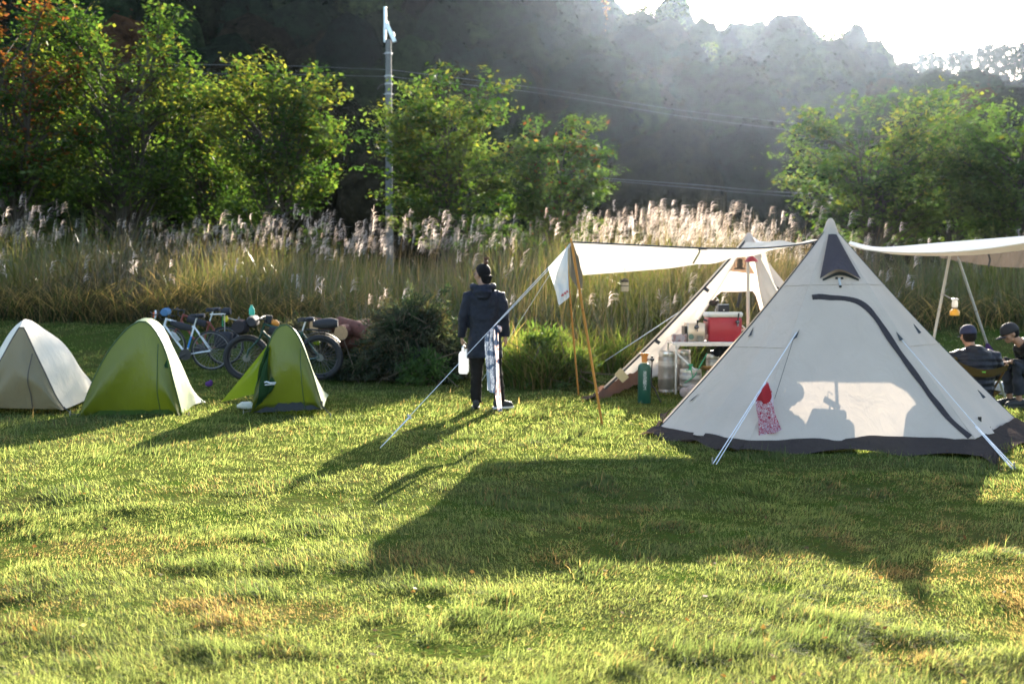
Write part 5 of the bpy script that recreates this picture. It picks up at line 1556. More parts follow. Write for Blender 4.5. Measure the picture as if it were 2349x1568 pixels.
# dark red bicycle leaning behind it
bk, k = bicycle('dark red bicycle with a yellow bag hanging, leaning behind the white one', 1.03, .34, .017, mat('oxide_red', (.22, .045, .03), .45), STEEL, True, 1.0)
soft_bag('saddle_bag', [V_(k['top'], -.14, 0, -.08), V_(k['top'], -.2, 0, -.06), V_(k['top'], -.30, 0, -.05)], [.05, .075, .06], BAGM, bk)
yb = soft_bag('yellow_pouch', [V_(k['top'], -.16, -.1, -.05), V_(k['top'], -.17, -.11, -.12), V_(k['top'], -.18, -.11, -.2), V_(k['top'], -.18, -.11, -.24)], [.012, .03, .045, .02], mat('yellow_nylon', (.72, .62, .02), .5), bk)
MB().tube([V_(k['top'], -.13, -.1, -.10), V_(k['top'], -.12, -.11, -.32)], .014, 6).build('green_strap', mat('green_strap', (.05, .3, .12), .6), bk)
soft_bag('frame_bag', [k['st'].lerp(k['ht'], .15) - Vector((0, 0, .07)), k['st'].lerp(k['ht'], .85) - Vector((0, 0, .07))], [(.06, .035), (.06, .035)], BAGM, bk)
MB().tube([V_(k['st'], -.02, -.05, .12), V_(k['st'], -.30, -.05, .13)], .012, 6).tube([V_(k['st'], -.02, .05, .12), V_(k['st'], -.30, .05, .13)], .012, 6).tube([V_(k['st'], -.28, .05, .13), k['rh']], .006, 6).build('carrier', ALU, bk)
for s in (-1, 1): MB().box(V_(k['rh'], -.02, .13 * s, .10), (.30, .12, .30), bev=.04, taper=1.08).build('pannier', BAGM, bk)
MB().tube([V_(k['st'], -.10, -.18, .12), V_(k['st'], -.30, -.20, .05), V_(k['st'], -.42, -.21, .02), V_(k['st'], -.46, -.21, .08)], .012, 6).build('stand', STEEL, bk)
pr = at(515, 806, 17.45)
bk.location = (pr.x, 17.45, gz(pr.x, 17.45)); bk.rotation_euler = (math.radians(3), 0, math.radians(180 - 3))
# fat-tyred touring bicycle
bk, k = bicycle('dark green bicycle with fat black tyres and packed bags behind the small tent', 1.16, .375, .046, mat('green_paint', (.02, .06, .045), .25), mat('dark_rim', (.12, .12, .125), .4, .6), False, 1.02, fat=True)
soft_bag('handlebar_bag', [V_(k['stem'], .10, -.20, -.03), V_(k['stem'], .11, -.1, -.04), V_(k['stem'], .11, .1, -.04), V_(k['stem'], .10, .22, -.03)], [.07, .095, .095, .07], BAGM, bk)
soft_bag('stem_pouch', [V_(k['ht'], -.06, -.05, .0), V_(k['ht'], -.07, -.05, .12)], [.05, .055], BAGM, bk)
soft_bag('stuff_sack', [V_(k['stem'], .26, -.05, -.16), V_(k['stem'], .28, .12, -.12), V_(k['stem'], .30, .3, -.10)], [.09, .13, .10], cloth('dark_sack', (.05, .045, .05), .1, None, .5), bk)
MB().lathe([(.04, 0), (.045, .02), (.045, .1), (.02, .14), (.02, .16)], V_(k['stem'], .10, .16, .07), 14).build('teal_bottle', mat('teal', (.05, .42, .30), .4), bk)
soft_bag('orange_pouch', [V_(k['ht'], -.10, -.06, .02), V_(k['ht'], -.16, -.06, -.0), V_(k['ht'], -.22, -.06, -.03)], [.03, .055, .03], mat('orange_cloth', (.62, .24, .04), .6, bump=.4), bk)
soft_bag('seat_pack', [V_(k['top'], -.10, 0, -.10), V_(k['top'], -.24, 0, -.10), V_(k['top'], -.40, 0, -.09), V_(k['top'], -.50, 0, -.09)], [.05, .085, .09, .06], BAGM, bk)
MB().tube([V_(k['st'], -.03, -.06, .03), V_(k['st'], -.45, -.06, .0)], .008, 6).tube([V_(k['st'], -.03, .06, .03), V_(k['st'], -.45, .06, .0)], .008, 6).tube([V_(k['st'], -.36, .06, .0), k['rh']], .007, 6).build('carrier', BLACK, bk)
rc = []
for a in range(0, 60, 5):
    th = math.radians(60 + a * 1.5); rc.append(k['rh'] + Vector((.41 * math.cos(th), 0, .41 * math.sin(th))))
MB().tube(rc, [(.03, .004)] * len(rc), 8, ref=(0, 1, 0)).build('mudguard', BLACK, bk)
soft_bag('frame_bag', [k['st'].lerp(k['ht'], .12) - Vector((0, 0, .09)), k['st'].lerp(k['ht'], .5) - Vector((0, 0, .11)), k['st'].lerp(k['ht'], .88) - Vector((0, 0, .09))], [(.08, .035), (.10, .04), (.07, .035)], BAGM, bk)
soft_bag('lime_strap', [V_(k['st'], -.12, -.1, -.14), V_(k['st'], -.20, -.12, -.19), V_(k['st'], -.26, -.12, -.22)], [.03, .05, .03], LIME_NYLON, bk)
pr = at(734, 815, 16.15); pf = at(567, 812, 16.0)
bk.location = (pr.x, 16.15, gz(pr.x, 16.15)); bk.rotation_euler = (math.radians(-4), 0, math.radians(180 + 6))

# ------------------------------------------------------------------ logs, brush and small litter
def z2(x, y): return (312 + .21875 * x, 679 + .21875 * y)
LOGM = mat('red_bark', (.13, .045, .03), .9, var=.45, scale=16, bump=.7)
CUT = mat('cut_wood', (.50, .30, .15), .8, var=.25, scale=30)
def log(label, a, b, r, seed):
    rg = random.Random(seed)
    o = thing('cut_log', label, 'log', tuple((a + b) / 2 - Vector((0, 0, r))), 'felled logs beside the brush pile')
    pts = [a.lerp(b, i / 8) + Vector((rg.uniform(-.01, .01), rg.uniform(-.01, .01), rg.uniform(-.01, .01))) for i in range(9)]
    MB().tube(pts, [r * rg.uniform(.94, 1.05) for _ in pts], 18, cap=False).build('bark', LOGM, o)
    d = (b - a).normalized()
    for q in (a, b): MB().tube([q - d * .004, q + d * .004], r * .95, 18).build('cut_end', CUT, o)
log('reddish log with its pale cut end facing the camera', at(*z2(2150, 385), 17.0), at(*z2(2420, 300), 18.1), .13, 1)
log('reddish log lying behind the one with the pale cut end', at(*z2(1870, 300), 17.5), at(*z2(2080, 320), 17.9), .13, 2)
log('upper reddish log slanting down into the brush pile', at(*z2(2130, 290), 17.6), at(*z2(2480, 400), 17.0), .14, 3)
log('lower reddish log half hidden by the fat rear tyre', at(*z2(2060, 460), 17.1), at(*z2(2290, 480), 17.6), .12, 4)

def brush(name, label, cx, cy, rx, ry, h, n, pal, seed, cat='brush pile', down=.35, ns=420):
    rg = np.random.default_rng(seed)
    zb = gz(cx, cy)
    root = thing(name, label, cat, (cx, cy, zb))
    tw = MB(); C, N_, cols = [], [], []
    pal = np.array(pal)
    for s in range(ns):
        a = rg.random() * 6.283; q = rg.random() ** .45
        zz_ = rg.random() ** .8
        k = math.sqrt(max(0, 1 - zz_ ** 2.2)) * q + .04
        p = np.array([cx + rx * k * math.cos(a), cy + ry * k * math.sin(a), zb + h * zz_ * (.75 + .3 * rg.random())])
        d = np.array([math.cos(a) * rx, math.sin(a) * ry, 0]) * .7 + rg.normal(0, .4, 3); d[2] += rg.normal(-down, .35)
        d /= np.linalg.norm(d) + 1e-6
        L = rg.uniform(.25, .6) * min(1, h)
        e = p + d * L; e[2] = max(e[2], zb + .02)
        if s % 3 == 0: tw.tube([Vector(p), Vector((p + e) / 2 + rg.normal(0, .03, 3)), Vector(e)], [.008, .006, .003], 4)
        m = n // ns; t = rg.random((m, 1))
        pts = p + (e - p) * t + rg.normal(0, .05, (m, 3)) * np.array([1, 1, .6])
        C.append(pts); cols.append(np.tile(pal[rg.integers(0, len(pal))], (m, 1)) * rg.uniform(.6, 1.4, (m, 1)))
        N_.append(np.tile(d, (m, 1)))
    C = np.concatenate(C); D_ = np.concatenate(N_) + rg.normal(0, .55, C.shape); D_ /= np.linalg.norm(D_, axis=1)[:, None]
    sd = np.cross(D_, rg.normal(0, 1, C.shape)); sd /= np.linalg.norm(sd, axis=1)[:, None]
    L = rg.uniform(.03, .10, (len(C), 1)); w = L * .13 + .002
    V = np.stack([C - sd * w, C + sd * w, C + D_ * L + sd * w * .2, C + D_ * L - sd * w * .2], 1).reshape(-1, 3)
    V[:, 2] = np.maximum(V[:, 2], zb)
    np_mesh('needles', V, [np.arange(len(V)).reshape(-1, 4)], LEAF, np.repeat(np.concatenate(cols), 4, 0), root, smooth=False)
    for _ in range(16):
        a = rg.random() * 6.283; zz_ = rg.uniform(.2, 1)
        p = Vector((cx + rx * .9 * math.cos(a) * math.sqrt(1 - zz_ ** 2 * .9), cy - abs(ry * .9 * math.sin(a)), zb + h * zz_))
        tw.tube([p, p + Vector((rg.normal(0, .3), rg.normal(0, .1), rg.normal(-.1, .25)))], [.010, .005], 5)
    tw.build('twigs', mat('twig', (.12, .09, .06), .9), root)
    return root
DARKN = [(.022, .036, .018), (.03, .045, .025), (.018, .028, .016), (.08, .085, .055), (.06, .05, .03)]  # sunlight on some sprigs is put into the palest tone
bx_ = at(945, 800, 16.3).x
brush('brush_pile', 'big heap of cut dark conifer branches behind the standing man', bx_, 16.4, .64, .48, 1.18, 40000, DARKN, 5, ns=560)
brush('brush_pile', 'low heap of cut conifer branches spreading left of the big heap', at(830, 830, 16.2).x, 16.5, .6, .35, .34, 14000, DARKN, 6, ns=240)
brush('twig_pile', 'tangle of dry twigs and seed heads behind the fat-tyred bicycle', at(720, 740, 17.9).x, 17.9, 1.0, .35, .62, 11000, [(.10, .085, .05), (.05, .06, .025), (.22, .18, .11)], 7, down=-.2, ns=220)
brush('leafy_shrub', 'small light green leafy shrub at the foot of the brush heap', at(975, 830, 15.75).x, 15.75, .3, .2, .42, 5000, [(.05, .10, .03), (.07, .13, .03)], 8, 'shrub', -.3, 90)
brush('leafy_shrub', 'bright green leafy weed clump right of the standing man', .50, 15.7, .42, .3, .72, 9000, [(.09, .13, .03), (.13, .16, .04), (.06, .10, .025)], 18, 'shrub', -.5, 150)
brush('leafy_shrub', 'lower green leafy weed clump beside the thinner orange pole', .95, 15.4, .3, .22, .45, 5000, [(.07, .11, .03), (.11, .13, .04)], 19, 'shrub', -.4, 90)
p = on_ground(479, 886)
tag(MB().ball((p.x, p.y, p.z + .035), (.06, .04, .045), 10, 8).ball((p.x + .03, p.y, p.z + .06), (.035, .03, .04), 8, 6).build('stuff_sack', cloth('violet', (.16, .07, .25), .3, None, .5), None, loc=tuple(p)), 'small purple sack lying in the grass between the green tents', 'sack')
p = on_ground(565, 938)
tag(MB().tube([p + Vector((-.11, 0, .035)), p + Vector((-.05, -.01, .05)), p + Vector((.05, 0, .045)), p + Vector((.10, .01, .02))], [.02, .045, .05, .02], 10).build('plastic_bottle', mat('milky_plastic2', (.72, .74, .72), .4, trans=.35), None, loc=tuple(p)), 'white crumpled plastic bottle on the grass by the small green tent', 'bottle')

# ------------------------------------------------------------------ people
def skinned(mb, name, mt, parent, vox, sm=3):
    o = mb.build(name, mt, parent)
    o.modifiers.clear()
    m = o.modifiers.new('join', 'REMESH'); m.mode = 'VOXEL'; m.voxel_size = vox; m.use_smooth_shade = True
    s = o.modifiers.new('soft', 'SMOOTH'); s.iterations = sm; s.factor = .5
    if vox > .0105:                        # creases in the clothes
        tx = bpy.data.textures.get('creases') or bpy.data.textures.new('creases', 'CLOUDS')
        tx.noise_scale = .11; tx.noise_depth = 2
        d = o.modifiers.new('creases', 'DISPLACE'); d.texture = tx; d.strength = .035; d.mid_level = .5; d.texture_coords = 'LOCAL'
    return o
SKIN = mat('skin', (.36, .20, .13), .55, var=.1, spec=.3)
HAIR = mat('black_hair', (.010, .008, .008), .7, var=.5, scale=90, bump=.9, spec=.15)

def head(mb, c, yaw, tilt=0.0, s=1.0, roll=0):
    """c: centre of the skull; yaw 0 looks to +Y, positive turns to -X; tilt bows the face down"""
    M = Matrix.Rotation(yaw, 3, 'Z') @ Matrix.Rotation(-tilt, 3, 'X')
    def e(o, r): 
        tmp = MB().ball((0, 0, 0), [x * s for x in r], 16, 12)
        mb.add([Vector(c) + M @ (Vector(o) * s + Vector(v)) for v in tmp.v], tmp.f)
    e((0, -.005, .015), (.076, .097, .103))
    e((0, .035, -.045), (.058, .058, .065))
    e((0, .05, -.085), (.036, .04, .030))
    e((0, .088, .015), (.055, .014, .012))
    e((0, .104, -.02), (.012, .016, .024)); e((0, .112, -.034), (.014, .014, .011))
    e((0, .094, -.066), (.022, .011, .006)); e((0, .092, -.076), (.019, .011, .006))
    for k in (-1, 1):
        e((.078 * k, -.005, -.015), (.009, .020, .031)); e((.032 * k, .088, -.0), (.013, .008, .008)); e((.045 * k, .06, -.03), (.025, .025, .025))
    return M

def hand(mb, w, d, up, s=1.0, curl=.6, thumb=1):
    """palm from the wrist w along d, fingers bending towards 'up'"""
    d = Vector(d).normalized(); up = Vector(up); up = (up - d * up.dot(d)).normalized(); side = d.cross(up) * thumb
    w = Vector(w)
    mb.tube([w, w + d * .03 * s, w + d * .085 * s], [(.018 * s, .026 * s), (.016 * s, .038 * s), (.013 * s, .041 * s)], 10, ref=up)
    for i, (o, L) in enumerate(((-.030, .066), (-.010, .075), (.011, .070), (.031, .055))):
        p = w + d * .08 * s - side * o * s * -1
        pts = [p]; a = 0
        for k in range(3):
            a += curl * (.6 + .15 * i * .3)
            pts.append(pts[-1] + (d * math.cos(a) + up * math.sin(a)) * L * s * (.42, .33, .25)[k])
        mb.tube(pts, [.0095 * s, .0090 * s, .0082 * s, .007 * s], 8)
    t0 = w + d * .03 * s - side * .03 * s
    mb.tube([t0, t0 + (d * .6 - side * .6 + up * .25) * .035 * s, t0 + (d * .9 - side * .35 + up * .7) * .065 * s], [.013 * s, .011 * s, .008 * s], 8)

# ---- the man standing with his back to the camera
fo = on_ground(1112, 936)
man = thing('person', 'man standing with his back turned, hair in a bun, navy jacket, carrying a water jug', 'person', tuple(fo))
Fm = lambda x, y, z: fo + Vector((x, y, z))
body = MB()
hm = head(body, Fm(-.028, .03, 1.66), math.radians(38), .04, 1.08)
body.tube([Fm(-.02, .0, 1.40), Fm(-.022, .005, 1.50), Fm(-.025, .015, 1.60)], [.075, .058, .055], 14)
tors = [(.80, .165, .11), (1.0, .15, .10), (1.2, .165, .11), (1.36, .175, .105), (1.43, .14, .085), (1.47, .07, .06)]
body.tube([Fm(0, 0, z) for z, a, b in tors], [(a, b) for z, a, b in tors], 18, ref=(1, 0, 0))
LS, LE, LW = (-.19, 0, 1.40), (-.262, -.01, 1.12), (-.285, .03, .875)
RS, RE, RW = (.175, 0, 1.40), (.235, -.01, 1.12), (.258, .04, .885)
for S_, E_, W_ in ((LS, LE, LW), (RS, RE, RW)):
    body.tube([Fm(*S_), Fm(*E_), Fm(*W_)], [.05, .042, .026], 12)
hand(body, Fm(*LW) + Vector((0, 0, .01)), (.02, .02, -1), (1, .2, 0), 1.0, .75, -1)
hand(body, Fm(*RW) + Vector((0, 0, .01)), (.06, .05, -1), (-1, .3, 0), 1.0, .45, 1)
for hx, kx, ax in ((-.09, -.10, -.108), (.09, .135, .185)):
    body.tube([Fm(hx, 0, .90), Fm(kx, .01, .49), Fm(ax, -.01, .09)], [.075, .05, .038], 12)
skinned(body, 'body', SKIN, man, .0075, 2)
jk = MB()
prof = [(.625, .225, .15), (.66, .226, .152), (.80, .212, .145), (.98, .192, .135), (1.15, .198, .135), (1.30, .212, .132), (1.39, .205, .12), (1.44, .165, .105), (1.475, .105, .09), (1.50, .08, .078)]
jk.tube([Fm(.0, -.005, z) for z, a, b in prof], [(a, b) for z, a, b in prof], 26, ref=(1, 0, 0))
for S_, E_, W_, sx in ((LS, LE, LW, -1), (RS, RE, RW, 1)):
    jk.tube([Fm(S_[0] * .72, 0, 1.405), Fm(S_[0], 0, 1.385), Fm(S_[0] + sx * .04, -.005, 1.27), Fm(*E_), Fm(*E_).lerp(Fm(*W_), .5), Fm(*W_) + Vector((0, 0, .03)), Fm(*W_)], [.06, .082, .078, .066, .060, .052, .054], 14)
# hood lying on the shoulders
hd = [Fm(-.02 + .12 * math.cos(a), -.035 + .085 * math.sin(a), 1.505 + .03 * math.sin(a)) for a in np.linspace(PI * 1.0 - .6, PI * 2 + .6, 12)]
jk.tube(hd, [.03, .04, .045, .05, .052, .054, .054, .052, .05, .045, .04, .03], 12)
jk.tube([Fm(-.02, -.10, 1.48), Fm(-.02, -.145, 1.43), Fm(-.02, -.15, 1.36)], [(.10, .05), (.12, .045), (.07, .02)], 14, ref=(1, 0, 0))
NAVYC = mat('navy_jacket', (.010, .012, .022), .6, var=.3, scale=7, bump=.9, spec=.22)
skinned(jk, 'jacket', NAVYC, man, .011, 3)
tr = MB()
for pts in ([(-.075, 0, .86, .115), (-.092, .0, .72, .105), (-.10, .012, .50, .078), (-.104, 0, .36, .074), (-.107, -.012, .20, .068), (-.108, -.012, .075, .066)],
            [(.08, 0, .86, .115), (.105, .0, .72, .102), (.137, .012, .50, .078), (.152, 0, .36, .074), (.172, -.012, .20, .068), (.184, -.012, .08, .066)]):
    tr.tube([Fm(*p[:3]) for p in pts], [p[3] for p in pts], 16)
tr.tube([Fm(0, 0, .70), Fm(0, 0, .80), Fm(0, 0, .95)], [(.12, .09), (.19, .12), (.185, .12)], 18, ref=(1, 0, 0))
skinned(tr, 'trousers', mat('dark_trousers', (.014, .012, .011), .85, var=.35, scale=9, bump=.9, spec=.1), man, .011, 3)
def shoe(o, yaw, mt, parent, sole):
    M = Matrix.Rotation(yaw, 3, 'Z')
    q = lambda x, y, z: Vector(o) + M @ Vector((x, y, z))
    mb = MB()
    mb.tube([q(0, -.08, .05), q(0, -.05, .055), q(0, .02, .055), q(0, .10, .042), q(0, .16, .035), q(0, .185, .03)], [(.04, .035), (.05, .04), (.052, .042), (.05, .035), (.038, .027), (.015, .012)], 14, ref=(0, 0, 1))
    mb.tube([q(0, -.035, .05), q(0, -.04, .11)], [.045, .043], 12)
    s = skinned(mb, 'shoe', mt, parent, .008, 2)
    rows = [[q(w * x, y, z) for y, w in ((-.10, .02), (-.08, .042), (0, .045), (.08, .052), (.14, .048), (.19, .02))] for x in (-1, 1) for z in ((.0, .022) if x < 0 else (.022, .0))]
    MB().grid(rows + [rows[0]]).build('sole', sole, s)
shoe(Fm(-.108, -.01, 0), math.radians(5), mat('dark_shoe', (.02, .022, .024), .6), man, mat('dark_sole', (.05, .05, .05), .7))
shoe(Fm(.187, -.01, 0), math.radians(-62), mat('dark_shoe', (.02, .022, .024), .6), man, mat('pale_sole', (.6, .58, .56), .6))
hr = MB()
hc = Fm(-.028, .03, 1.66)
def hq(x, y, z): return hc + hm @ Vector((x, y, z))
tmp = MB().ball((0, 0, 0), (.090, .112, .106), 20, 16)
vs = []
for v in tmp.v:
    v = Vector(v); zlow = -.07 if v.y < .02 else .035
    v.z = max(v.z, zlow) if v.z < zlow else v.z
    vs.append(hq(v.x, v.y - .013, v.z + .026))
hr.add(vs, tmp.f)
hr.tube([hq(.0, -.085, -.02), hq(0, -.080, -.07), hq(0, -.065, -.12)], [(.075, .05), (.068, .04), (.05, .03)], 12, ref=(1, 0, 0))
hairo = skinned(hr, 'hair', HAIR, man, .007, 2)
bun = MB()
b0 = hq(.012, -.06, .132)
bun.ball(tuple(b0 + Vector((0, 0, .012))), (.03, .03, .034), 10, 8)
rr_ = random.Random(3)
for kk in range(26):
    a = rr_.random() * 6.28
    bun.tube([b0 + Vector((0, 0, .02)), b0 + Vector((.004 + .018 * math.cos(a), .018 * math.sin(a), .045)), b0 + Vector((.012 + .034 * math.cos(a), .034 * math.sin(a), .058 + .02 * rr_.random()))], [.010, .009, .003], 5)
bun.build('bun', mat('brown_hair', (.09, .035, .02), .6), hairo)
hbnd = [hq(.086 * math.cos(a), -.013 + .106 * math.sin(a), .028 - .018 * math.sin(a)) for a in np.linspace(PI * 1.02, PI * 1.98, 16)]
MB().tube(hbnd, .0025, 6).build('hair_band', mat('grey_band', (.10, .09, .10), .4), hairo)
gl = MB()
for s in (-1, 1):
    gl.tube([hq(.033 * s + .024 * math.cos(a), .112, .0 + .019 * math.sin(a)) for a in np.linspace(0, 2 * PI, 14)], .0035, 5)
    gl.tube([hq(.058 * s, .11, .004), hq(.080 * s, .05, .006), hq(.082 * s, -.01, .0)], .003, 5)
gl.tube([hq(-.01, .115, .004), hq(.01, .115, .004)], .003, 5)
gl.build('glasses', BLACK, man)
# water jug in his left hand
jc = Fm(-.262, .035, 0); jz0, jz1 = .425, .70
jug = thing('water_jug', 'translucent white water jug hanging from the standing man’s left hand', 'jug', tuple(jc + Vector((0, 0, jz0))))
JUGM = mat('jug_plastic', (.80, .82, .84), .3, trans=.6, var=.04)
MB().box(jc + Vector((0, 0, (jz0 + jz1) / 2)), (.125, .15, jz1 - jz0), bev=.025, taper=.94).build('tank', JUGM, jug)
MB().tube([jc + Vector((-.01, -.05, jz1 - .01)), jc + Vector((-.01, -.055, jz1 + .05)), jc + Vector((-.005, .0, jz1 + .085)), jc + Vector((-.01, .055, jz1 + .05)), jc + Vector((-.01, .05, jz1 - .01))], .011, 8).build('handle', JUGM, jug)
MB().lathe([(.024, 0), (.024, .035), (.0, .036)], jc + Vector((.035, 0, jz1 - .005)), 14).build('cap', mat('white_cap', (.75, .75, .75), .4), jug)

# ---- man seated in a low camp chair, seen from behind
D1 = 12.2
so = at(2233, 940, D1); so.z = gz(so.x, D1)
p1 = thing('person', 'man in dark blue cap and quilted jacket seated with his back to the camera', 'person', tuple(so))
Fs = lambda x, y, z: so + Vector((x, y, z))
def quilt(name, col):
    if name in MATS: return MATS[name]
    m, nt, out = new_mat(name)
    tc = N(nt, 'ShaderNodeTexCoord'); w = N(nt, 'ShaderNodeTexWave', Scale=4.2, Distortion=.8); w.bands_direction = 'Z'
    nt.links.new(tc.outputs['Object'], w.inputs['Vector'])
    b = N(nt, 'ShaderNodeBump', Strength=.55, Distance=.02); nt.links.new(w.outputs['Fac'], b.inputs['Height'])
    p = N(nt, 'ShaderNodeBsdfPrincipled', Roughness=.5); p.inputs['Specular IOR Level'].default_value = .25; p.inputs['Base Color'].default_value = (*col, 1)
    nt.links.new(b.outputs[0], p.inputs['Normal']); nt.links.new(p.outputs[0], out.inputs['Surface'])
    MATS[name] = m; return m
QB = quilt('quilted_navy', (.012, .014, .022))
b_ = MB()
HC = (-.055, .06, .915)
h1 = head(b_, Fs(*HC), math.radians(2), .12)
b_.tube([Fs(-.03, .0, .68), Fs(-.04, .03, .78), Fs(-.05, .05, .86)], [.08, .06, .056], 12)
t_ = [(.20, .17, .12), (.45, .18, .11), (.62, .20, .11), (.70, .16, .09), (.75, .08, .07)]
b_.tube([Fs(0, 0, z) for z, a, c in t_], [(a, c) for z, a, c in t_], 16, ref=(1, 0, 0))
for s in (-1, 1):
    b_.tube([Fs(.22 * s, .0, .67), Fs(.285 * s, .08, .44), Fs(.20 * s, .32, .40)], [.048, .042, .028], 10)
    hand(b_, Fs(.20 * s, .31, .40), (-.5 * s, 1, -.1), (0, 0, -1), 1, .6, -s)
    b_.tube([Fs(.10 * s, .05, .28), Fs(.15 * s, .48, .42), Fs(.15 * s, .56, .08)], [.08, .055, .04], 12)
skinned(b_, 'body', SKIN, p1, .008, 2)
j_ = MB()
pr_ = [(.165, .22, .14), (.30, .245, .16), (.46, .255, .155), (.58, .275, .15), (.66, .265, .135), (.715, .20, .115), (.76, .12, .095), (.80, .085, .085)]
j_.tube([Fs(0, 0, z) for z, a, c in pr_], [(a, c) for z, a, c in pr_], 24, ref=(1, 0, 0))
for s in (-1, 1):
    j_.tube([Fs(.16 * s, 0, .68), Fs(.245 * s, .0, .655), Fs(.285 * s, .03, .54), Fs(.295 * s, .085, .43), Fs(.25 * s, .2, .40), Fs(.205 * s, .30, .40)], [.07, .09, .085, .075, .066, .055], 12)
skinned(j_, 'jacket', QB, p1, .011, 3)
tr = MB()
for s in (-1, 1):
    tr.tube([Fs(.09 * s, .0, .27), Fs(.13 * s, .3, .37), Fs(.155 * s, .48, .41), Fs(.155 * s, .53, .25), Fs(.155 * s, .56, .07)], [.11, .095, .078, .07, .062], 12)
skinned(tr, 'trousers', mat('dark_trousers2', (.02, .02, .024), .8, bump=.6), p1, .012, 3)
for s in (-1, 1): shoe(Fs(.155 * s, .58, 0), 0, MATS['dark_shoe'], p1, MATS['dark_sole'])
def cap(c, M, mt, parent, s=1.0):
    q = lambda x, y, z: Vector(c) + M @ Vector((x * s, y * s, z * s))
    mb = MB(); rows = []
    for i in range(8):
        th = i / 7 * PI / 2
        rows.append([q(.090 * math.cos(th) ** .7 * math.cos(a), -.004 + .112 * math.cos(th) ** .7 * math.sin(a), .012 + .115 * math.sin(th)) for a in np.linspace(0, 2 * PI, 25)])
    mb.grid(rows)
    o = mb.build('cap', mt, parent, solid=.004)
    rows = [[q(.075 * math.sin(a) * (1 + .05 * k), .06 + .055 * math.cos(a) * (1 - .0 * k) + (.075 * k) * max(0, math.cos(a)) ** .5, .014 - .012 * k - .012 * abs(math.sin(a))) for a in np.linspace(-1.35, 1.35, 13)] for k in (0, .33, .66, 1)]
    MB().grid(rows).build('visor', mt, o, solid=.004)
    MB().ball(tuple(q(0, -.004, .13)), (.008, .008, .006), 8, 6).build('button', mt, o)
cap(Fs(*HC), h1, mat('navy_cap', (.022, .028, .07), .8, bump=.3), p1, 1.05)
hn = MB(); tmp = MB().ball((0, 0, 0), (.083, .070, .085), 16, 12)
hn.add([Fs(*HC) + h1 @ Vector((v[0], v[1] - .038, max(v[2], -.075) - .012)) for v in tmp.v], tmp.f)
skinned(hn, 'hair', HAIR, p1, .007, 2)
# the chair he sits in
ch = thing('camp_chair', 'low olive camp chair with small bright green badge under the seated man', 'chair', tuple(so))
OLIVE = cloth('olive_canvas', (.075, .055, .02), .2, None, .4, 10)
rows = loft_rows([[Fs(-.30, -.16, .62), Fs(-.15, -.19, .55), Fs(0, -.20, .515), Fs(.15, -.19, .52), Fs(.33, -.15, .56)], [Fs(-.29, -.16, .50), Fs(-.15, -.20, .44), Fs(0, -.21, .42), Fs(.15, -.20, .43), Fs(.33, -.15, .50)]], 24, 10)
MB().grid(rows).build('back_band', OLIVE, ch, solid=.006)
rows = loft_rows([[Fs(-.27, -.12, .22), Fs(-.15, -.14, .17), Fs(0, -.15, .155), Fs(.15, -.14, .17), Fs(.29, -.10, .24)], [Fs(-.26, .3, .24), Fs(-.1, .3, .17), Fs(0, .3, .155), Fs(.1, .3, .17), Fs(.28, .3, .25)]], 24, 14)
MB().grid(rows).build('seat', OLIVE, ch, solid=.006)
c = Fs(.02, -.207, .475)
MB().box(c, (.045, .006, .032), bev=.002).build('badge', mat('badge_lime', (.12, .42, .03), .5), ch)
for a, b in (((-.31, -.16, .63), (-.24, .30, .02)), ((.34, -.15, .57), (.27, .30, .02)), ((-.24, -.14, .02), (-.28, .32, .26)), ((.27, -.14, .02), (.31, .32, .27))):
    MB().tube([Fs(*a), Fs(*b)], .013, 8).build('leg', mat('brown_frame', (.14, .075, .025), .5), ch)
MB().ball(tuple(Fs(-.31, -.165, .635)), (.035, .03, .03), 10, 8).build('pole_pocket', OLIVE, ch)

# ---- man at the right edge, seen from the side, bent over his hands
D2 = 12.9
W2 = lambda px, py, o=0.0: at(px, py, D2 + o)
X = lambda x, y, z: Vector((x, D2 + y, z + g2_))
g2_ = gz(6.7, D2)
p2 = thing('person', 'man in black cap at the right edge, sitting sideways and looking down at his hands', 'person', (6.95, D2, g2_))
b_ = MB()
HC2 = W2(2317, 764)
h2_ = head(b_, HC2, math.radians(90), .42)
sh_ = HC2 + Vector((.19, 0, -.17))
b_.tube([sh_ + Vector((.02, 0, -.03)), sh_ + Vector((-.06, 0, .05)), HC2 + Vector((.05, 0, -.06))], [.075, .06, .056], 12)
hip = X(6.98, 0, .36)
tt = [(hip, .15, .12), (hip.lerp(sh_, .4) + Vector((.06, 0, 0)), .16, .12), (hip.lerp(sh_, .8) + Vector((.05, 0, 0)), .18, .12), (sh_, .12, .08)]
b_.tube([t[0] for t in tt], [(t[1], t[2]) for t in tt], 14, ref=(0, 1, 0))
hnd = W2(2300, 831, -.12)
for s in (-1, 1):
    el = X(6.80, .24 * s, .50); wr_ = Vector((hnd.x + .10, D2 + .10 * s - .02, hnd.z + .01))
    b_.tube([sh_ + Vector((.03, .19 * s, -.04)), el, wr_], [.05, .042, .027], 10)
    hand(b_, wr_ + Vector((.005, 0, 0)), (-1, -.35 * s, -.15), (0, 0, -1), 1, .55, s)
    kn = W2(2318, 838); kn.y = D2 + .15 * s
    an = W2(2328, 905); an.y = D2 + .12 * s; an.z = g2_ + .09
    b_.tube([hip + Vector((-.02, .09 * s, 0)), kn, an], [.085, .055, .038], 12)
    shoe((an.x + .0, an.y, g2_), math.radians(90), MATS['dark_shoe'], p2, MATS['dark_sole'])
skinned(b_, 'body', SKIN, p2, .008, 2)
j_ = MB()
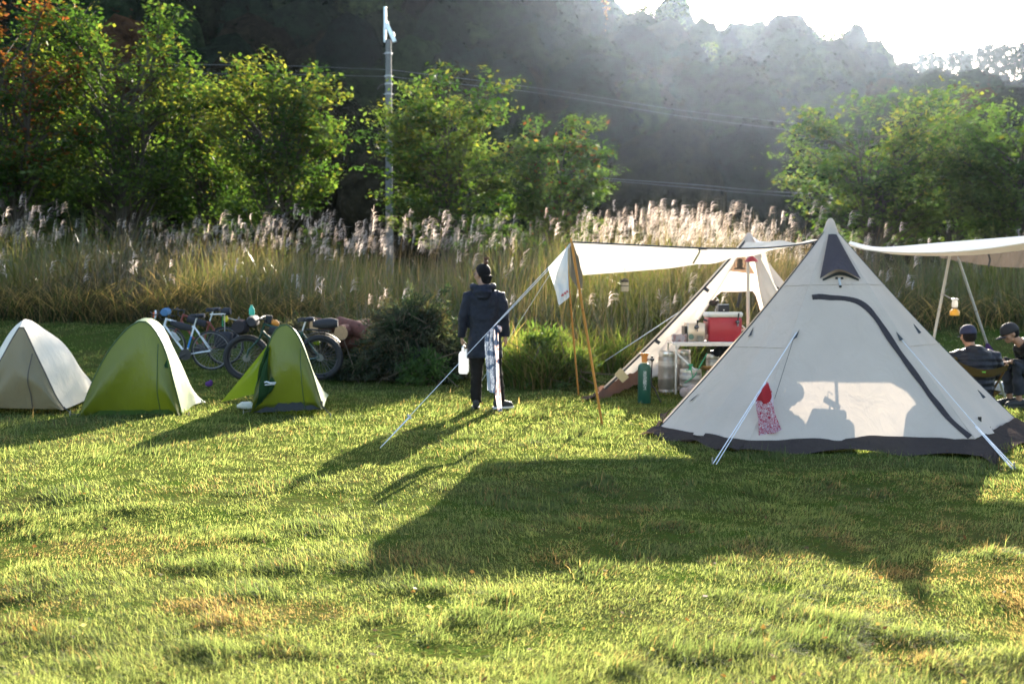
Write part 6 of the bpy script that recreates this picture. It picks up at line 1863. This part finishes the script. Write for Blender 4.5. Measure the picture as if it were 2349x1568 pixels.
tt = [(hip + Vector((.02, 0, -.03)), .20, .16), (hip.lerp(sh_, .4) + Vector((.07, 0, .02)), .22, .16), (hip.lerp(sh_, .75) + Vector((.06, 0, .02)), .24, .15), (sh_ + Vector((.01, 0, .0)), .18, .11), (sh_ + Vector((-.045, 0, .045)), .10, .085)]
j_.tube([t[0] for t in tt], [(t[1], t[2]) for t in tt], 20, ref=(0, 1, 0))
for s in (-1, 1):
    el = X(6.80, .24 * s, .50); wr_ = Vector((hnd.x + .10, D2 + .10 * s - .02, hnd.z + .01))
    a0 = sh_ + Vector((.03, .19 * s, -.04))
    j_.tube([sh_ + Vector((.02, .1 * s, 0)), a0, a0.lerp(el, .5), el, el.lerp(wr_, .5), wr_ + Vector((.02, 0, 0))], [.07, .088, .08, .07, .062, .05], 12)
j_.tube([sh_ + Vector((.0, -.09, .07)), sh_ + Vector((.05, -.04, .10)), sh_ + Vector((.07, .04, .10)), sh_ + Vector((.0, .09, .07))], [.03, .05, .05, .03], 12)
skinned(j_, 'jacket', quilt('quilted_black', (.014, .015, .018)), p2, .011, 3)
tr = MB()
for s in (-1, 1):
    kn = W2(2318, 838); kn.y = D2 + .15 * s
    an = W2(2328, 905); an.y = D2 + .12 * s; an.z = g2_ + .17
    tr.tube([hip + Vector((.0, .09 * s, -.0)), (hip + Vector((0, .09 * s, 0))).lerp(kn, .55), kn, kn.lerp(an, .5) + Vector((.01, 0, 0)), an], [.115, .10, .082, .075, .068], 12)
skinned(tr, 'trousers', mat('navy_trousers', (.016, .02, .032), .75, bump=.6), p2, .012, 3)
cap(HC2, h2_, mat('black_cap', (.016, .016, .02), .75, bump=.3), p2, 1.08)
hn = MB(); tmp = MB().ball((0, 0, 0), (.083, .070, .085), 16, 12)
hn.add([HC2 + h2_ @ Vector((v[0], v[1] - .042, max(v[2], -.07) - .008)) for v in tmp.v], tmp.f)
skinned(hn, 'hair', HAIR, p2, .007, 2)
st = thing('camp_stool', 'folding stool under the man at the right edge', 'stool', (7.0, D2, g2_))
MB().box((7.0, D2, g2_ + .235), (.36, .40, .03), bev=.01).build('seat', OLIVE, st)
for s in (-1, 1):
    MB().tube([(6.84, D2 + .17 * s, g2_), (7.15, D2 + .17 * s, g2_ + .22)], .012, 8).build('leg', ALU, st)
    MB().tube([(7.15, D2 + .19 * s, g2_), (6.84, D2 + .19 * s, g2_ + .22)], .012, 8).build('leg', ALU, st)
q = on_ground(2315, 905)
tagp = MB().box((q.x, q.y + .05, q.z + .09), (.30, .22, .18), bev=.02).build('metal_box', mat('pale_box', (.42, .44, .46), .5), None, loc=(q.x, q.y + .05, q.z))
tag(tagp, 'pale metal box on the grass between the two seated men', 'box')
# ------------------------------------------------------------------ utility pole and wires
DP = 38.0
pb = at(893, 505, DP); zg = gz(pb.x, DP)
zp = lambda y: at(893, y, DP).z
up = thing('utility_pole', 'tall grey concrete utility pole with white top rising behind the reeds', 'pole', (pb.x, DP, zg))
CONC = mat('pole_concrete', (.17, .165, .16), .8, var=.2, bump=.3)
MB().tube([(pb.x, DP, zg - .2), (pb.x, DP, zp(300)), (pb.x, DP, zp(92))], [.15, .13, .105], 16).build('shaft', CONC, up)
WM = mat('galvanised', (.70, .74, .74), .3, .4)
MB().tube([(pb.x - .13, DP, zp(97)), (pb.x - .13, DP, zp(70)), (pb.x - .12, DP, zp(48)), (pb.x - .12, DP, zp(16))], [.055, .057, .057, .06], 10).build('top_mast', WM, up)
MB().box((pb.x + .10, DP - .02, zp(77)), (.70, .14, .14), Matrix.Rotation(math.radians(65), 3, 'Y')).build('cross_arm', WM, up)
for (x, y) in ((-.02, 58), (.19, 83)):
    MB().lathe([(.02, -.1), (.03, -.05), (.065, -.02), (.05, .02), (.065, .04), (.03, .08), (.02, .14)], (pb.x + x, DP - .03, zp(y)), 12).build('insulator', mat('porcelain', (.6, .62, .62), .25), up)
for y in (125, 177, 195, 218): MB().tube([(pb.x, DP, zp(y)), (pb.x, DP, zp(y) + .06)], .142, 14).tube([(pb.x - .2, DP, zp(y) + .03), (pb.x + .19, DP, zp(y) + .03)], .010, 6).build('step_band', mat('band_steel', (.4, .4, .4), .5, .6), up)
MB().tube([at(866, 205, DP), at(872, 196, DP), at(884, 192, DP)], .02, 6).build('cable_loop', BLACK, up)
WIRE = mat('wire', (.10, .12, .15), .35, .5)
def wire(label, pts, r=.008):
    ps = smooth_curve([at(*p) for p in pts], 40)
    tag(MB().tube(ps, r, 5).build('power_line', WIRE, None, loc=tuple(ps[0])), label, 'wire', 'wires strung on the utility pole')
wire('upper thin wire running right from the pole across the hillside', [(893, 160, 38.0), (1260, 206, 41.0), (1600, 258, 45.0), (2000, 300, 50.0)])
wire('second thin wire close below the upper one right of the pole', [(893, 176, 38.0), (1260, 217, 41.0), (1600, 272, 45.0), (2000, 320, 50.0)])
wire('upper thin wire running left from the pole above the drooping tree', [(893, 160, 38.0), (600, 150, 37.0), (200, 150, 35.0), (-300, 170, 34.0)])
wire('second thin wire left of the pole just under the upper one', [(893, 176, 38.0), (600, 170, 37.0), (200, 172, 35.0), (-300, 195, 34.0)])
wire('bright wire low over the reeds between the trees', [(900, 372, 38.4), (1390, 409, 41.0), (1600, 424, 43.0), (1800, 441, 45.0), (2300, 470, 50.0)], .011)
wire('fainter wire just under the bright low wire', [(900, 380, 38.4), (1390, 414, 41.0), (1600, 432, 43.0), (1800, 449, 45.0), (2300, 482, 50.0)], .008)

# ------------------------------------------------------------------ air, light, camera
def haze():
    m, nt, out = new_mat('hazy_air')
    v = N(nt, 'ShaderNodeVolumePrincipled')
    v.inputs['Color'].default_value = (.62, .76, 1.0, 1)
    v.inputs['Density'].default_value = HAZE_D
    v.inputs['Anisotropy'].default_value = HAZE_G
    nt.links.new(v.outputs[0], out.inputs['Volume'])
    top = float(GZ.max()) + 22
    mb = MB().box((0, 118, (top - 3) / 2 - 0), (490, 366, top + 3))
    o = mb.build('haze', m, None, smooth=False)
    tag(o, kind='stuff')
HAZE_D, HAZE_G = .00007, .90
haze()

w = bpy.data.worlds.new('World'); sc.world = w; w.use_nodes = True
nt = w.node_tree; nt.nodes.clear()
sky = nt.nodes.new('ShaderNodeTexSky'); sky.sky_type = 'NISHITA'; sky.sun_disc = False
sky.sun_elevation = SUN_EL; sky.sun_rotation = SUN_AZ; sky.air_density = 1.0; sky.dust_density = 2.0; sky.ozone_density = 1.0
bg = nt.nodes.new('ShaderNodeBackground'); bg.inputs['Strength'].default_value = .088
wo = nt.nodes.new('ShaderNodeOutputWorld')
nt.links.new(sky.outputs[0], bg.inputs['Color']); nt.links.new(bg.outputs[0], wo.inputs['Surface'])

sun = bpy.data.lights.new('sun', 'SUN'); sun.energy = 5.0; sun.angle = math.radians(.55); sun.color = (1, .90, .74)
so_ = bpy.data.objects.new('sun', sun); COL.objects.link(so_)
so_.rotation_euler = SUND.to_track_quat('Z', 'Y').to_euler(); so_.location = SUND * 300

cam = bpy.data.cameras.new('camera'); cam.lens = 35; cam.sensor_width = 36; cam.clip_end = 2000; cam.clip_start = .05
cam.dof.use_dof = True; cam.dof.focus_distance = 7.0; cam.dof.aperture_fstop = 2.5
co_ = bpy.data.objects.new('camera', cam); COL.objects.link(co_)
co_.location = (0, 0, CAMH); co_.rotation_euler = (PI / 2 - PITCH, 0, 0)
sc.camera = co_

sc.view_settings.view_transform = 'Standard'; sc.view_settings.look = 'None'; sc.view_settings.gamma = 1
sc.view_settings.exposure = 2.65
c = sc.cycles
c.max_bounces = 8; c.diffuse_bounces = 3; c.glossy_bounces = 2; c.transmission_bounces = 4; c.transparent_max_bounces = 4; c.volume_bounces = 0
c.sample_clamp_indirect = 4; c.sample_clamp_direct = 12; c.caustics_reflective = False; c.caustics_refractive = False
c.use_denoising = True
try: c.denoiser = 'OPENIMAGEDENOISE'
except Exception: pass
